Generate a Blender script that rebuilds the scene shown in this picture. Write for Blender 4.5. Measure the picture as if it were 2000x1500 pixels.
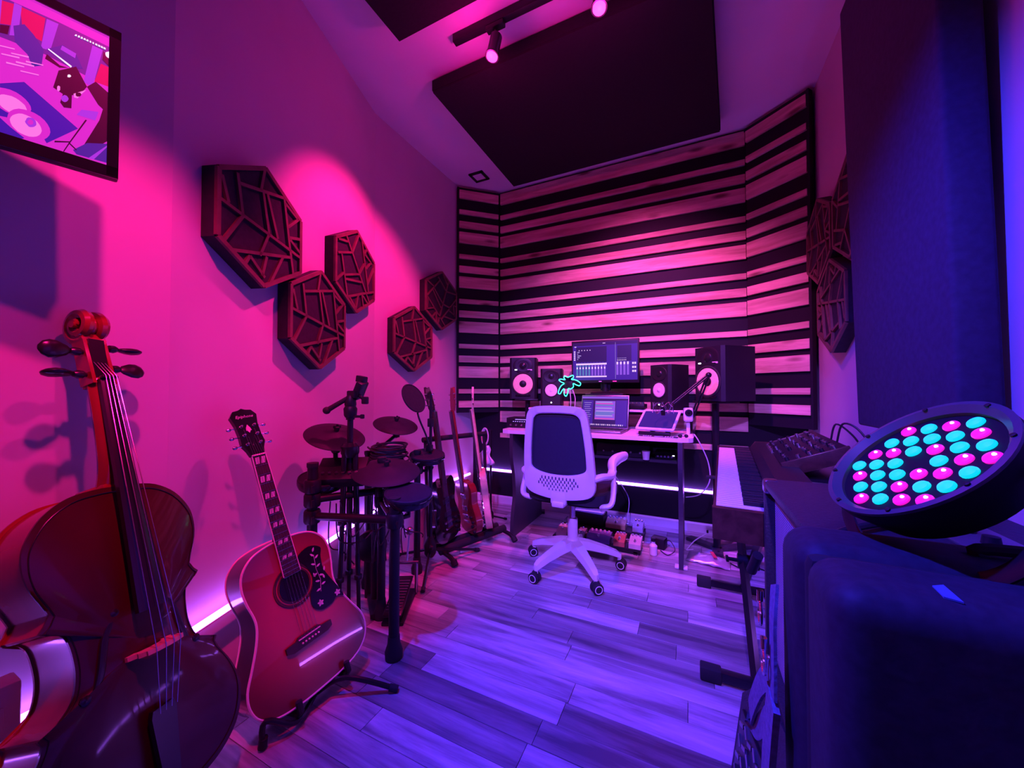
import bpy, bmesh, math, random
from mathutils import Vector, Matrix, Euler
for o in list(bpy.data.objects): bpy.data.objects.remove(o, do_unlink=True)
SC = bpy.context.scene
COL = SC.collection
R = math.radians
PI = math.pi
random.seed(7)

# ------------------------------------------------------------------ camera, world, exposure
cam = bpy.data.cameras.new('camera'); cam.sensor_width = 36; cam.lens = 13.0; cam.clip_start = .02
camo = bpy.data.objects.new('camera', cam); COL.objects.link(camo)
camo.location = (0, 0, 1.07); camo.rotation_euler = (R(90 + 1.11), 0, R(25.7))
SC.camera = camo
W = bpy.data.worlds.new('world'); SC.world = W; W.use_nodes = True
W.node_tree.nodes['Background'].inputs[0].default_value = (.18, .05, .5, 1)
W.node_tree.nodes['Background'].inputs[1].default_value = .02
vs = SC.view_settings
vs.view_transform = 'Standard'; vs.look = 'None'; vs.gamma = 1; vs.use_curve_mapping = False; vs.exposure = 0.2
PINK = (1, .01, .24); VIOLET = (.34, .09, 1); BLUE = (.04, .03, 1)

def spot(name, loc, aim, col, power, angle, blend=.4, size=.03):
    l = bpy.data.lights.new(name, 'SPOT'); l.color = col; l.energy = power; l.spot_size = R(angle); l.spot_blend = blend; l.shadow_soft_size = size
    o = bpy.data.objects.new(name, l); COL.objects.link(o); o.location = loc
    o.rotation_euler = (Vector(aim) - Vector(loc)).to_track_quat('-Z', 'Y').to_euler()
    return o
HEAD1 = (-.886, 1.64, 2.86); HEAD2 = (-.351, 1.645, 2.86)
spot('track_lamp', (-.92, 1.62, 2.755), (-1.86, 1.66, 1.38), PINK, 200, 74, .6)
spot('track_lamp', (-.351, 1.66, 2.755), (-.33, 3.1, 1.25), (1, .08, .62), 250, 80, .85)
spot('track_lamp', (-.45, .22, 2.755), (-1.42, .58, 1.14), PINK, 200, 40, .6)
spot('track_lamp', (-.10, .50, 2.755), (-1.50, .36, 1.34), PINK, 95, 27, .6)  # added pink fill, softens the screen's shadow on the near wall
spot('track_lamp', (-.90, .50, 2.755), (.30, 1.25, .55), BLUE, 640, 76, .7)  # added blue fill for the right-hand gear and the front floor
spot('fill_lamp', (.0, -.85, 2.62), (-.55, 2.6, .75), (.29, .09, 1), 620, 50, .7, .06)  # added violet fill from behind the camera for chair, back wall and floor
def glow(loc, col, power):
    l = bpy.data.lights.new('bulb_spill', 'POINT'); l.color = col; l.energy = power; l.shadow_soft_size = .03
    o = bpy.data.objects.new('bulb_spill', l); COL.objects.link(o); o.location = loc
glow((-.92, 1.60, 2.72), (1, .01, .34), 5); glow((-.351, 1.62, 2.72), (1, .02, .45), 3)

# ------------------------------------------------------------------ helpers
def tag(o, label=None, cat=None, group=None, kind=None):
    if label: o['label'] = label
    if cat: o['category'] = cat
    if group: o['group'] = group
    if kind: o['kind'] = kind
    return o
def empty(name, label, cat, loc=(0, 0, 0), rz=0, M=None, group=None):
    o = bpy.data.objects.new(name, None); COL.objects.link(o); o.empty_display_size = .1
    o.matrix_world = M if M is not None else Matrix.Translation(loc) @ Matrix.Rotation(rz, 4, 'Z')
    return tag(o, label, cat, group)
def frm(x, y, z, t):
    m = Matrix((x, y, z)).transposed().to_4x4(); m.translation = t
    return m
def align(p0, p1):
    d = Vector(p1) - Vector(p0)
    return Matrix.Translation(p0) @ d.to_track_quat('Z', 'Y').to_matrix().to_4x4(), d.length
class G:
    def __init__(s): s.v = []; s.f = []; s.m = []; s.k = 0
    def mat(s, k): s.k = k; return s
    def add(s, vs, fs, M=None):
        b = len(s.v)
        s.v += [tuple(M @ Vector(p)) if M is not None else tuple(p) for p in vs]
        s.f += [tuple(i + b for i in f) for f in fs]; s.m += [s.k] * len(fs)
        return s
    def box(s, c, d, M=None, bev=0, seg=2):
        c = Vector(c); x, y, z = d[0] / 2, d[1] / 2, d[2] / 2
        if bev:
            bm = bmesh.new(); bmesh.ops.create_cube(bm, size=1)
            bmesh.ops.scale(bm, vec=d, verts=bm.verts)
            bmesh.ops.bevel(bm, geom=list(bm.edges), offset=bev, segments=seg, affect='EDGES', profile=.5)
            bm.verts.index_update()
            s.add([v.co + c for v in bm.verts], [[v.index for v in f.verts] for f in bm.faces], M); bm.free(); return s
        vs = [c + Vector((a * x, b * y, e * z)) for e in (-1, 1) for b in (-1, 1) for a in (-1, 1)]
        return s.add(vs, [(0, 2, 3, 1), (4, 5, 7, 6), (0, 1, 5, 4), (2, 6, 7, 3), (0, 4, 6, 2), (1, 3, 7, 5)], M)
    def lathe(s, prof, n=20, M=None, sx=1, sy=1):
        vs = []; fs = []
        for r, z in prof:
            vs += [(r * math.cos(2 * PI * i / n) * sx, r * math.sin(2 * PI * i / n) * sy, z) for i in range(n)]
        for k in range(len(prof) - 1):
            for i in range(n):
                j = (i + 1) % n; fs.append((k * n + i, k * n + j, (k + 1) * n + j, (k + 1) * n + i))
        ring = prof[0] == prof[-1]
        if prof[0][0] > 1e-6 and not ring: fs.append(tuple(range(n))[::-1])
        if prof[-1][0] > 1e-6 and not ring: fs.append(tuple((len(prof) - 1) * n + i for i in range(n)))
        return s.add(vs, fs, M)
    def cyl(s, p0, p1, r0, r1=None, n=14, M=None):
        A, L = align(p0, p1); r1 = r0 if r1 is None else r1
        return s.lathe([(r0, 0), (r1, L)], n, (M @ A) if M is not None else A)
    def sph(s, c, r, n=14, M=None, sc=(1, 1, 1)):
        pr = [(math.sin(PI * k / (n // 2)) * r, -math.cos(PI * k / (n // 2)) * r) for k in range(n // 2 + 1)]
        pr[0] = (0, -r); pr[-1] = (0, r)
        T = Matrix.Translation(c) @ Matrix.Diagonal((*sc, 1))
        return s.lathe(pr, n, (M @ T) if M is not None else T)
    def tube(s, pts, r, n=8, closed=False, M=None, sq=1.0, up=None):
        pts = [Vector(p) for p in pts]; N = len(pts); rs = r if isinstance(r, (list, tuple)) else [r] * N
        vs = []; fs = []; nrm = None
        for i, p in enumerate(pts):
            if closed: t = pts[(i + 1) % N] - pts[i - 1]
            else: t = pts[min(i + 1, N - 1)] - pts[max(i - 1, 0)]
            t.normalize()
            if up is not None:
                nrm = Vector(up) - t * t.dot(Vector(up)); nrm.normalize()
            elif nrm is None:
                a = Vector((0, 0, 1)) if abs(t.z) < .9 else Vector((1, 0, 0)); nrm = (a - t * a.dot(t)).normalized()
            else:
                nrm = (nrm - t * nrm.dot(t)).normalized()
            b = t.cross(nrm)
            vs += [p + (nrm * math.cos(2 * PI * k / n) * sq + b * math.sin(2 * PI * k / n)) * rs[i] for k in range(n)]
        for i in range(N if closed else N - 1):
            j = (i + 1) % N
            for k in range(n):
                l = (k + 1) % n; fs.append((i * n + k, i * n + l, j * n + l, j * n + k))
        if not closed: fs += [tuple(range(n))[::-1], tuple((N - 1) * n + k for k in range(n))]
        return s.add(vs, fs, M)
    def prism(s, poly, z0, z1, M=None):
        n = len(poly); a = sum(poly[i][0] * poly[(i + 1) % n][1] - poly[(i + 1) % n][0] * poly[i][1] for i in range(n))
        if a < 0: poly = poly[::-1]
        vs = [(x, y, z0) for x, y in poly] + [(x, y, z1) for x, y in poly]
        fs = [tuple(range(n))[::-1], tuple(range(n, 2 * n))] + [(i, (i + 1) % n, n + (i + 1) % n, n + i) for i in range(n)]
        return s.add(vs, fs, M)
    def bar(s, a, b, w, h, M=None, up=(0, 0, 1)):      # box beam from a to b
        a = Vector(a); b = Vector(b); d = b - a; L = d.length; x = d / L; u = Vector(up)
        z = (u - x * u.dot(x)).normalized(); y = z.cross(x)
        m = frm(x, y, z, (a + b) / 2)
        return s.box((0, 0, 0), (L, w, h), (M @ m) if M is not None else m)
    def build(s, name, mat, parent=None, smooth=35, kind=None, label=None, loc=None):
        me = bpy.data.meshes.new(name); me.from_pydata(s.v, [], s.f)
        mats = mat if isinstance(mat, (list, tuple)) else [mat]
        for m in mats: me.materials.append(m)
        if len(mats) > 1: me.polygons.foreach_set('material_index', s.m)
        bm = bmesh.new(); bm.from_mesh(me); bmesh.ops.recalc_face_normals(bm, faces=bm.faces); bm.to_mesh(me); bm.free()
        if smooth:
            me.polygons.foreach_set('use_smooth', [True] * len(me.polygons)); me.set_sharp_from_angle(angle=R(smooth))
        o = bpy.data.objects.new(name, me); COL.objects.link(o)
        if parent is not None: o.parent = parent
        if loc is not None: o.location = loc
        if kind: o['kind'] = kind
        if label: o['label'] = label
        return o
def child(src, name, parent, M):
    o = bpy.data.objects.new(name, src.data); COL.objects.link(o); o.parent = parent; o.matrix_local = M
    return o
def copy_tree(o, parent=None):
    c = o.copy(); COL.objects.link(c)
    if parent is not None: c.parent = parent
    for ch in list(o.children): copy_tree(ch, c)
    return c
def rrect(w, h, r, n=6, cx=0, cy=0):
    p = []
    for k, (sx, sy) in enumerate(((1, 1), (-1, 1), (-1, -1), (1, -1))):
        for i in range(n + 1):
            a = PI / 2 * (k + i / n); p.append((cx + sx * (w / 2 - r) + r * math.cos(a), cy + sy * (h / 2 - r) + r * math.sin(a)))
    return p
def bez(pts, n=8, closed=False):      # Catmull-Rom through points
    P = [Vector(p) for p in pts]; N = len(P); out = []
    for i in range(N if closed else N - 1):
        p0 = P[(i - 1) % N] if closed or i else P[0]; p1 = P[i]; p2 = P[(i + 1) % N]
        p3 = P[(i + 2) % N] if closed or i + 2 < N else P[-1]
        for k in range(n):
            t = k / n
            out.append(.5 * ((2 * p1) + (p2 - p0) * t + (2 * p0 - 5 * p1 + 4 * p2 - p3) * t * t + (3 * p1 - p0 - 3 * p2 + p3) * t ** 3))
    if not closed: out.append(P[-1])
    return out

# ------------------------------------------------------------------ materials
def nd(nt, t, **k):
    n = nt.nodes.new(t)
    for a, b in k.items(): setattr(n, a, b)
    return n
def mat(name, col, rough=.5, metal=0, coat=0, var=.12, scale=12, bump=0, spec=.5, sheen=0):
    m = bpy.data.materials.new(name); m.use_nodes = True; nt = m.node_tree; b = nt.nodes['Principled BSDF']
    b.inputs['Roughness'].default_value = rough; b.inputs['Metallic'].default_value = metal
    b.inputs['Coat Weight'].default_value = coat; b.inputs['Coat Roughness'].default_value = .06
    b.inputs['Specular IOR Level'].default_value = spec; b.inputs['Sheen Weight'].default_value = sheen
    tc = nd(nt, 'ShaderNodeTexCoord'); no = nd(nt, 'ShaderNodeTexNoise'); no.inputs['Scale'].default_value = scale; no.inputs['Detail'].default_value = 4
    nt.links.new(tc.outputs['Object'], no.inputs['Vector'])
    rp = nd(nt, 'ShaderNodeValToRGB'); c = Vector(col)
    rp.color_ramp.elements[0].position = .3; rp.color_ramp.elements[1].position = .7
    rp.color_ramp.elements[0].color = (*(c * (1 - var)), 1); rp.color_ramp.elements[1].color = (*[min(1, x * (1 + var)) for x in c], 1)
    nt.links.new(no.outputs['Fac'], rp.inputs['Fac']); nt.links.new(rp.outputs['Color'], b.inputs['Base Color'])
    if bump:
        bp = nd(nt, 'ShaderNodeBump'); bp.inputs['Strength'].default_value = bump; bp.inputs['Distance'].default_value = .004
        nt.links.new(no.outputs['Fac'], bp.inputs['Height']); nt.links.new(bp.outputs['Normal'], b.inputs['Normal'])
    return m
def emit(name, col, st, base=None):
    m = bpy.data.materials.new(name); m.use_nodes = True; b = m.node_tree.nodes['Principled BSDF']
    b.inputs['Base Color'].default_value = (*(base or col), 1); b.inputs['Roughness'].default_value = .4
    b.inputs['Emission Color'].default_value = (*col, 1); b.inputs['Emission Strength'].default_value = st
    return m
def wood(name, dark, light, stretch=(1, 9, 9), knots=False, rough=.55, rnd=.0, nscale=3., coat=0):
    m = bpy.data.materials.new(name); m.use_nodes = True; nt = m.node_tree; b = nt.nodes['Principled BSDF']; L = nt.links.new
    b.inputs['Roughness'].default_value = rough; b.inputs['Coat Weight'].default_value = coat
    tc = nd(nt, 'ShaderNodeTexCoord'); oi = nd(nt, 'ShaderNodeObjectInfo')
    off = nd(nt, 'ShaderNodeVectorMath', operation='MULTIPLY_ADD'); off.inputs[1].default_value = (17, 23, 31)
    cmb = nd(nt, 'ShaderNodeCombineXYZ')
    for i in range(3): L(oi.outputs['Random'], cmb.inputs[i])
    L(cmb.outputs[0], off.inputs[0]); L(tc.outputs['Object'], off.inputs[2])
    mp = nd(nt, 'ShaderNodeMapping'); mp.inputs['Scale'].default_value = stretch; L(off.outputs[0], mp.inputs[0])
    no = nd(nt, 'ShaderNodeTexNoise'); no.inputs['Scale'].default_value = nscale; no.inputs['Detail'].default_value = 6; no.inputs['Roughness'].default_value = .62; no.inputs['Distortion'].default_value = .4
    L(mp.outputs[0], no.inputs['Vector'])
    rp = nd(nt, 'ShaderNodeValToRGB'); e = rp.color_ramp.elements; e[0].position = .36; e[1].position = .66; e[0].color = (*dark, 1); e[1].color = (*light, 1)
    L(no.outputs['Fac'], rp.inputs['Fac']); col = rp.outputs['Color']
    if knots:
        mk = nd(nt, 'ShaderNodeMapping'); mk.inputs['Scale'].default_value = (2.6, 1, 9.); L(off.outputs[0], mk.inputs[0])
        vo = nd(nt, 'ShaderNodeTexVoronoi'); vo.inputs['Scale'].default_value = 1.; L(mk.outputs[0], vo.inputs['Vector'])
        kr = nd(nt, 'ShaderNodeValToRGB'); k = kr.color_ramp.elements; k[0].position = .07; k[1].position = .2; k[0].color = (.16, .07, .05, 1); k[1].color = (1, 1, 1, 1)
        L(vo.outputs['Distance'], kr.inputs['Fac'])
        mx = nd(nt, 'ShaderNodeMix', data_type='RGBA', blend_type='MULTIPLY'); mx.inputs[0].default_value = .85
        L(col, mx.inputs[6]); L(kr.outputs[0], mx.inputs[7]); col = mx.outputs[2]
    if rnd:
        mr = nd(nt, 'ShaderNodeMapRange'); mr.inputs[3].default_value = 1 - rnd; mr.inputs[4].default_value = 1 + rnd * .6; L(oi.outputs['Random'], mr.inputs[0])
        hs = nd(nt, 'ShaderNodeHueSaturation'); L(mr.outputs[0], hs.inputs['Value']); L(col, hs.inputs['Color']); col = hs.outputs[0]
    L(col, b.inputs['Base Color'])
    bp = nd(nt, 'ShaderNodeBump'); bp.inputs['Strength'].default_value = .15; bp.inputs['Distance'].default_value = .002
    L(no.outputs['Fac'], bp.inputs['Height']); L(bp.outputs[0], b.inputs['Normal'])
    return m
M = {}
M['plaster'] = mat('plaster', (.50, .46, .47), .55, var=.05, scale=2.2, bump=.25)
M['ceiling'] = mat('ceiling_paint', (.7, .68, .7), .8, var=.03, scale=3)
M['backwall'] = mat('black_wall_paint', (.007, .007, .012), .6, scale=5, spec=.2)
M['baseboard'] = mat('white_baseboard', (.6, .58, .62), .4, var=.03)
M['slat'] = wood('pine_slat', (.40, .26, .17), (.72, .54, .39), (.8, 5, 9), True, .6, .10, 2.4)
M['plank'] = wood('laminate_plank', (.19, .17, .18), (.60, .53, .54), (.7, 8, 8), False, .32, .58, 2.2)
M['foam'] = mat('charcoal_felt', (.018, .016, .022), .95, var=.2, scale=40, bump=.3)
M['absorb'] = mat('black_fabric', (.009, .009, .011), .97, var=.15, scale=60, bump=.3)
M['fabric_blue'] = mat('dark_cloth', (.03, .03, .065), .95, var=.15, scale=50, bump=.3)
M['lattice'] = wood('stained_lattice', (.10, .045, .038), (.17, .075, .06), (3, 3, 3), False, .6)
M['black'] = mat('black_plastic', (.011, .010, .014), .45, spec=.3)
M['blackgloss'] = mat('gloss_black', (.008, .007, .01), .12)
M['blackmetal'] = mat('black_metal', (.016, .016, .02), .3, .3, spec=.4)
M['rubber'] = mat('black_rubber', (.012, .012, .014), .8)
M['chrome'] = mat('chrome', (.75, .75, .78), .16, 1)
M['steel'] = mat('steel', (.4, .4, .43), .3, 1)
M['white'] = mat('white_plastic', (.72, .70, .72), .38, var=.03)
M['whitegloss'] = mat('white_gloss', (.78, .76, .78), .2, var=.02)
M['cream'] = mat('cream_binding', (.78, .7, .62), .35, var=.05)
M['mesh'] = mat('chair_mesh', (.012, .012, .03), .75, var=.1, scale=80)
M['cable'] = mat('black_cable', (.012, .012, .014), .5)
M['whitecable'] = mat('white_cable', (.62, .6, .62), .45)
M['cone'] = mat('kevlar_cone', (.90, .72, .40), .55, var=.1, scale=60)
M['whitecone'] = mat('white_cone', (.8, .76, .74), .5, var=.05)
M['spk'] = mat('speaker_cabinet', (.012, .012, .018), .5, spec=.3)
M['pad'] = mat('drum_pad_rubber', (.016, .015, .024), .6, var=.1, scale=30, spec=.25)
M['desk'] = mat('white_desk_laminate', (.78, .74, .76), .35, var=.02)
M['deskside'] = mat('dark_desk_panel', (.03, .028, .04), .5)
M['paper'] = mat('paper', (.75, .72, .74), .8, var=.03)
M['print'] = mat('printed_ink', (.05, .05, .09), .8)
M['led_strip'] = emit('led_strip_glow', VIOLET, 15, (.8, .6, 1))
M['led_strip_bright'] = emit('led_strip_bright_glow', VIOLET, 36, (.8, .6, 1))
M['lamp_glow'] = emit('track_lamp_glow', (1, .04, .42), 4)
M['fill_lamp_blue'] = emit('blue_fill_glow', (.1, .05, 1), 4)  # bulb of the added blue fill head
M['neon'] = emit('neon_teal_glow', (.02, .9, .52), 5.5)
M['cyan'] = emit('cyan_led', (0, .50, .58), 1.2, (.03, .4, .45))
M['magled'] = emit('magenta_led', (.62, .006, .40), 1.2, (.5, .03, .3))
M['ledhot'] = emit('led_hot_core', (1, .55, .9), 4)
M['ledw'] = emit('indicator_led', (.75, .8, 1), 6)
# ------------------------------------------------------------------ the room
H = 3.0; YB = 3.17; XR = .73
def struct(o): o['kind'] = 'structure'; return o
fl = struct(G().box((-.6, .9, -.06), (3.6, 5.2, .1)).build('floor', M['backwall'], smooth=0))
wdt = .096; y = YB - .005; row = 0
rr = random.Random(5)
while y > -.75:
    x = -2.1 - rr.random() * .5
    while x < .74:
        L = rr.choice((.42, .55, .62, .78, .95)); x1 = min(x + L, .74); x0 = max(x, -2.02)
        keep = x1 > -2.0
        wl = (-1.47 if y < .6 else -1.30 - .34 * y) if y < 1.9 else -1.99
        if x1 < wl: keep = False
        if keep and x1 - x0 > .03:
            dz = rr.uniform(-.0006, .0004)
            p = G().box((0, 0, 0), (x1 - x0 - .0016, wdt - .0014, .01), bev=.0008, seg=1).build('plank', M['plank'], fl, smooth=0)
            p.location = ((x0 + x1) / 2, y - wdt / 2, -.005 + dz)
        x += L
    y -= wdt; row += 1
# left wall: three plaster faces, slightly bent, one surface
LW = [(-1.40, -1.6), (-1.52, .597), (-1.956, 1.875), (-1.956, 3.3)]
def wallstrip(pts, z0, z1, th, name, m):
    g = G(); n = len(pts); nr = []
    for i in range(n):
        a = Vector(pts[max(i - 1, 0)]); b = Vector(pts[min(i + 1, n - 1)]); d = (b - a).normalized(); nr.append(Vector((-d.y, d.x)))
    inn = [Vector(p) for p in pts]; out = [inn[i] + nr[i] * th for i in range(n)]
    vs = [(p.x, p.y, z) for z in (z0, z1) for p in inn] + [(p.x, p.y, z) for z in (z0, z1) for p in out]
    fs = []
    for i in range(n - 1):
        fs += [(i, i + 1, n + i + 1, n + i), (2 * n + i, 3 * n + i, 3 * n + i + 1, 2 * n + i + 1), (n + i, n + i + 1, 3 * n + i + 1, 3 * n + i), (i, 2 * n + i, 2 * n + i + 1, i + 1)]
    fs += [(0, n, 3 * n, 2 * n), (n - 1, 3 * n - 1, 4 * n - 1, 2 * n - 1)]
    return g.add(vs, fs).build(name, m, smooth=0)
struct(wallstrip(LW, -.01, H + .02, .1, 'wall_left', M['plaster']))
wb = struct(G().box((-.6, YB + .05, 1.5), (2.9, .1, 3.1)).build('wall_back', M['backwall'], smooth=0))
struct(G().box((XR + .05, .9, 1.5), (.1, 5.2, 3.1)).build('wall_right', M['plaster'], smooth=0))
struct(G().box((-.4, -1.65, 1.5), (2.6, .1, 3.1)).build('wall_front', M['plaster'], smooth=0))
struct(G().box((-.6, .9, H + .05), (3.6, 5.2, .1)).build('ceiling', M['ceiling'], smooth=0))
struct(G().prism([(0, 0), (.014, 0), (.014, .06), (.008, .072), (0, .072)], -1.9, .73, Matrix(((0, 0, 1, 0), (-1, 0, 0, YB), (0, 1, 0, 0), (0, 0, 0, 1)))).build('baseboard_back', M['baseboard'], smooth=0))
# pine slats, repeating wide / thin / medium
ROWS = []
zt = 2.98
ROWS.append((2.995, 2.962 + .055, ))
while zt > .05:
    for a, b in ((0, .105), (.21, .252), (.319, .382)):
        if zt - b > .12: ROWS.append((zt - a, zt - b))
    zt -= .42
ROWS = [(a, b) for a, b in ROWS if a - b > .02]
def slats(parent, L, rows, th=.02, mtx=None):
    for a, b in rows:
        s = G().box((0, 0, 0), (L, th, a - b), bev=.0015, seg=1).build('slat', M['slat'], parent, smooth=0)
        s.matrix_local = mtx @ Matrix.Translation((0, 0, (a + b) / 2))
slats(wb, 2.02, [r for r in ROWS if r[1] > .5], .02, Matrix.Translation((-.633, YB - .011, 0)))
for nm, pa, pb, zb in (('wall_corner_left', (-1.652, YB - .03), (-1.95, 2.865), .87), ('wall_corner_right', (.38, YB - .03), (.70, 2.885), .83)):
    a = Vector(pa); b = Vector(pb); mid = (a + b) / 2; d = b - a; L = d.length; ang = math.atan2(d.y, d.x)
    if math.cos(ang) < 0: ang += PI
    mtx = Matrix.Translation((mid.x, mid.y, 0)) @ Matrix.Rotation(ang, 4, 'Z')
    g = G().box((0, .014, (zb + 2.975) / 2), (L, .02, 2.975 - zb), mtx)
    sgn = -1 if 'left' in nm else 1
    g.box((sgn * (L / 2 - .006), -.008, (zb + 2.975) / 2), (.012, .03, 2.975 - zb), mtx)
    g.box((0, -.006, 2.965), (L, .024, .02), mtx)
    cw = struct(g.build(nm, M['backwall'], smooth=0))
    slats(cw, L - .026, [r for r in ROWS if r[1] > zb and r[0] < 2.99], .02, mtx @ Matrix.Translation((-sgn * .006, -.006, 0)))
# ceiling acoustic clouds
def cloud(name, poly, z0, z1, label):
    e = empty(name, label, 'acoustic panel', (sum(p[0] for p in poly) / len(poly), sum(p[1] for p in poly) / len(poly), z0))
    loc = [(x - e.location.x, y - e.location.y) for x, y in poly]
    n = len(loc); a = [(x * .994, y * .994) for x, y in loc]
    G().prism(loc, .012, z1 - z0).build('frame', M['absorb'], e, smooth=0)
    G().prism(a, 0, .012).build('fabric_face', M['absorb'], e, smooth=0)
    for x, y in loc[:4]:
        G().cyl((x * .8, y * .8, z1 - z0), (x * .8, y * .8, H - z0), .006).build('hanger', M['steel'], e)
cloud('ceiling_cloud', [(-1.41, 1.80), (.10, 1.80), (.21, 2.96), (-1.41, 2.96)], 2.90, 2.975, 'large black acoustic panel hung under the ceiling in front of the slats')
cloud('ceiling_cloud', [(-1.36, .55), (.05, .55), (.05, 1.46), (-1.36, 1.46)], 2.90, 2.975, 'black acoustic panel on the ceiling cut off by the top edge')
# vent
e = empty('ceiling_vent', 'small square vent in the ceiling by the left corner slats', 'vent', (-1.69, 2.83, H))
g = G()
for s_ in (-1, 1): g.box((s_ * .058, 0, -.006), (.022, .138, .012)); g.box((0, s_ * .058, -.006), (.138, .022, .012))
g.build('frame', M['blackmetal'], e, smooth=0); G().box((0, 0, -.003), (.095, .095, .006)).build('grille', M['ceiling'], e, smooth=0)
# track lights
def track(x0, x1, y, heads, label):
    e = empty('track_light', label, 'track light', ((x0 + x1) / 2, y, H)); cx = (x0 + x1) / 2
    G().box((0, 0, -.022), (x1 - x0, .036, .044), bev=.003).build('rail', M['black'], e)
    for hx, aim in heads:
        p = Vector((hx - cx, 0, -.044)); d = Vector(aim).normalized()
        G().box(p + Vector((0, 0, -.012)), (.10, .034, .024), bev=.003).build('adapter', M['black'], e)
        top = p + Vector((0, 0, -.085)); A = align(top - d * .03, top + d * .095)[0]
        h = G().cyl(p + Vector((0, 0, -.02)), top, .008).lathe([(.018, 0), (.030, .006), (.030, .10), (.036, .115), (.036, .125), (.030, .125), (.029, .112)], 24, A).build('lamp_head', M['blackmetal'], e)
        G().lathe([(0, .112), (.028, .112), (.028, .128), (.02, .134), (0, .137)], 20, A).build('bulb', M['fill_lamp_blue'] if hx == -.90 else M['lamp_glow'], h)
track(-1.14, .3, 1.645, [(-.886, (-.12, -.18, -1)), (-.351, (.0, -.2, -1))], 'black track rail with two glowing pink spot heads under the ceiling')
track(-1.1, .2, .50, [(-.90, (.35, .2, -1)), (-.10, (-.3, .0, -1))], 'black track rail with a blue and a pink fill head, added out of view')  # unseen rail added to carry the blue and pink fill
track(-1.0, .1, .20, [(-.45, (-.3, .1, -1))], 'black track rail with a pink spot head right above the camera')
# fill lamp added out of view behind the camera, for chair and floor
for x, y, l in ((.0, -.92, 'black fill lamp added out of view above and behind the camera'),):
    e = empty('fill_lamp_fixture', l, 'stage lamp', (x, y, H))
    G().cyl((0, 0, 0), (0, 0, -.2), .012).box((0, 0, -.01), (.1, .1, .02)).build('bracket', M['blackmetal'], e)
    d = Vector((-.2, .75, -.62)).normalized(); A = align(Vector((0, 0, -.3)) - d * .12, Vector((0, 0, -.3)))[0]
    G().lathe([(.03, -.02), (.085, 0), (.095, .11), (.088, .11), (.05, .03), (0, .02)], 24, A).build('housing', M['black'], e)
# absorber panel on the right wall
e = empty('wall_absorber', 'tall thick dark acoustic panel on the right wall above the stage light', 'acoustic panel', M=Matrix.Translation((.676, 1.70, .93)) @ Matrix.Rotation(R(-1.2), 4, 'Y'))
G().box((0, 0, .885), (.09, .65, 1.77), bev=.012, seg=3).build('fabric_wrap', M['fabric_blue'], e)
G().box((.035, 0, .885), (.02, .5, 1.4)).build('back_frame', M['absorb'], e, smooth=0)
# LED strips
def strip(pts, label, nm='led_strip', mt='led_strip'):
    e = empty(nm, label, 'LED strip', pts[0]); o = Vector(pts[0]); P = [Vector(p) - o for p in pts]
    G().tube(P, .0105, 8).build('tube', M[mt], e)
    g = G()
    for a, b in zip(P[:-1], P[1:]):
        g.bar(a + Vector((0, 0, -.012)), b + Vector((0, 0, -.012)), .02, .006)
    g.build('channel', M['white'], e, smooth=0)
def lw(y, off):      # point on the left wall
    for (x0, y0), (x1, y1) in zip(LW[:-1], LW[1:]):
        if y0 <= y <= y1: return x0 + (x1 - x0) * (y - y0) / (y1 - y0) + off
strip([(lw(-.3, .035), -.3, .275), (lw(.585, .035), .585, .275), (lw(.62, .045), .62, .275), (lw(1.86, .045), 1.86, .275), (lw(1.9, .035), 1.9, .275), (-1.92, 3.05, .275)], 'glowing violet LED strip running low along the left wall')
strip([(-1.86, 3.145, .315), (.30, 3.145, .315)], 'glowing violet LED strip running along the back wall under the desk', mt='led_strip_bright')

strip([(.70, 1.28, .20), (.70, 2.84, .20)], 'glowing violet LED strip low on the right wall behind the piano', mt='led_strip_bright')

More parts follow.
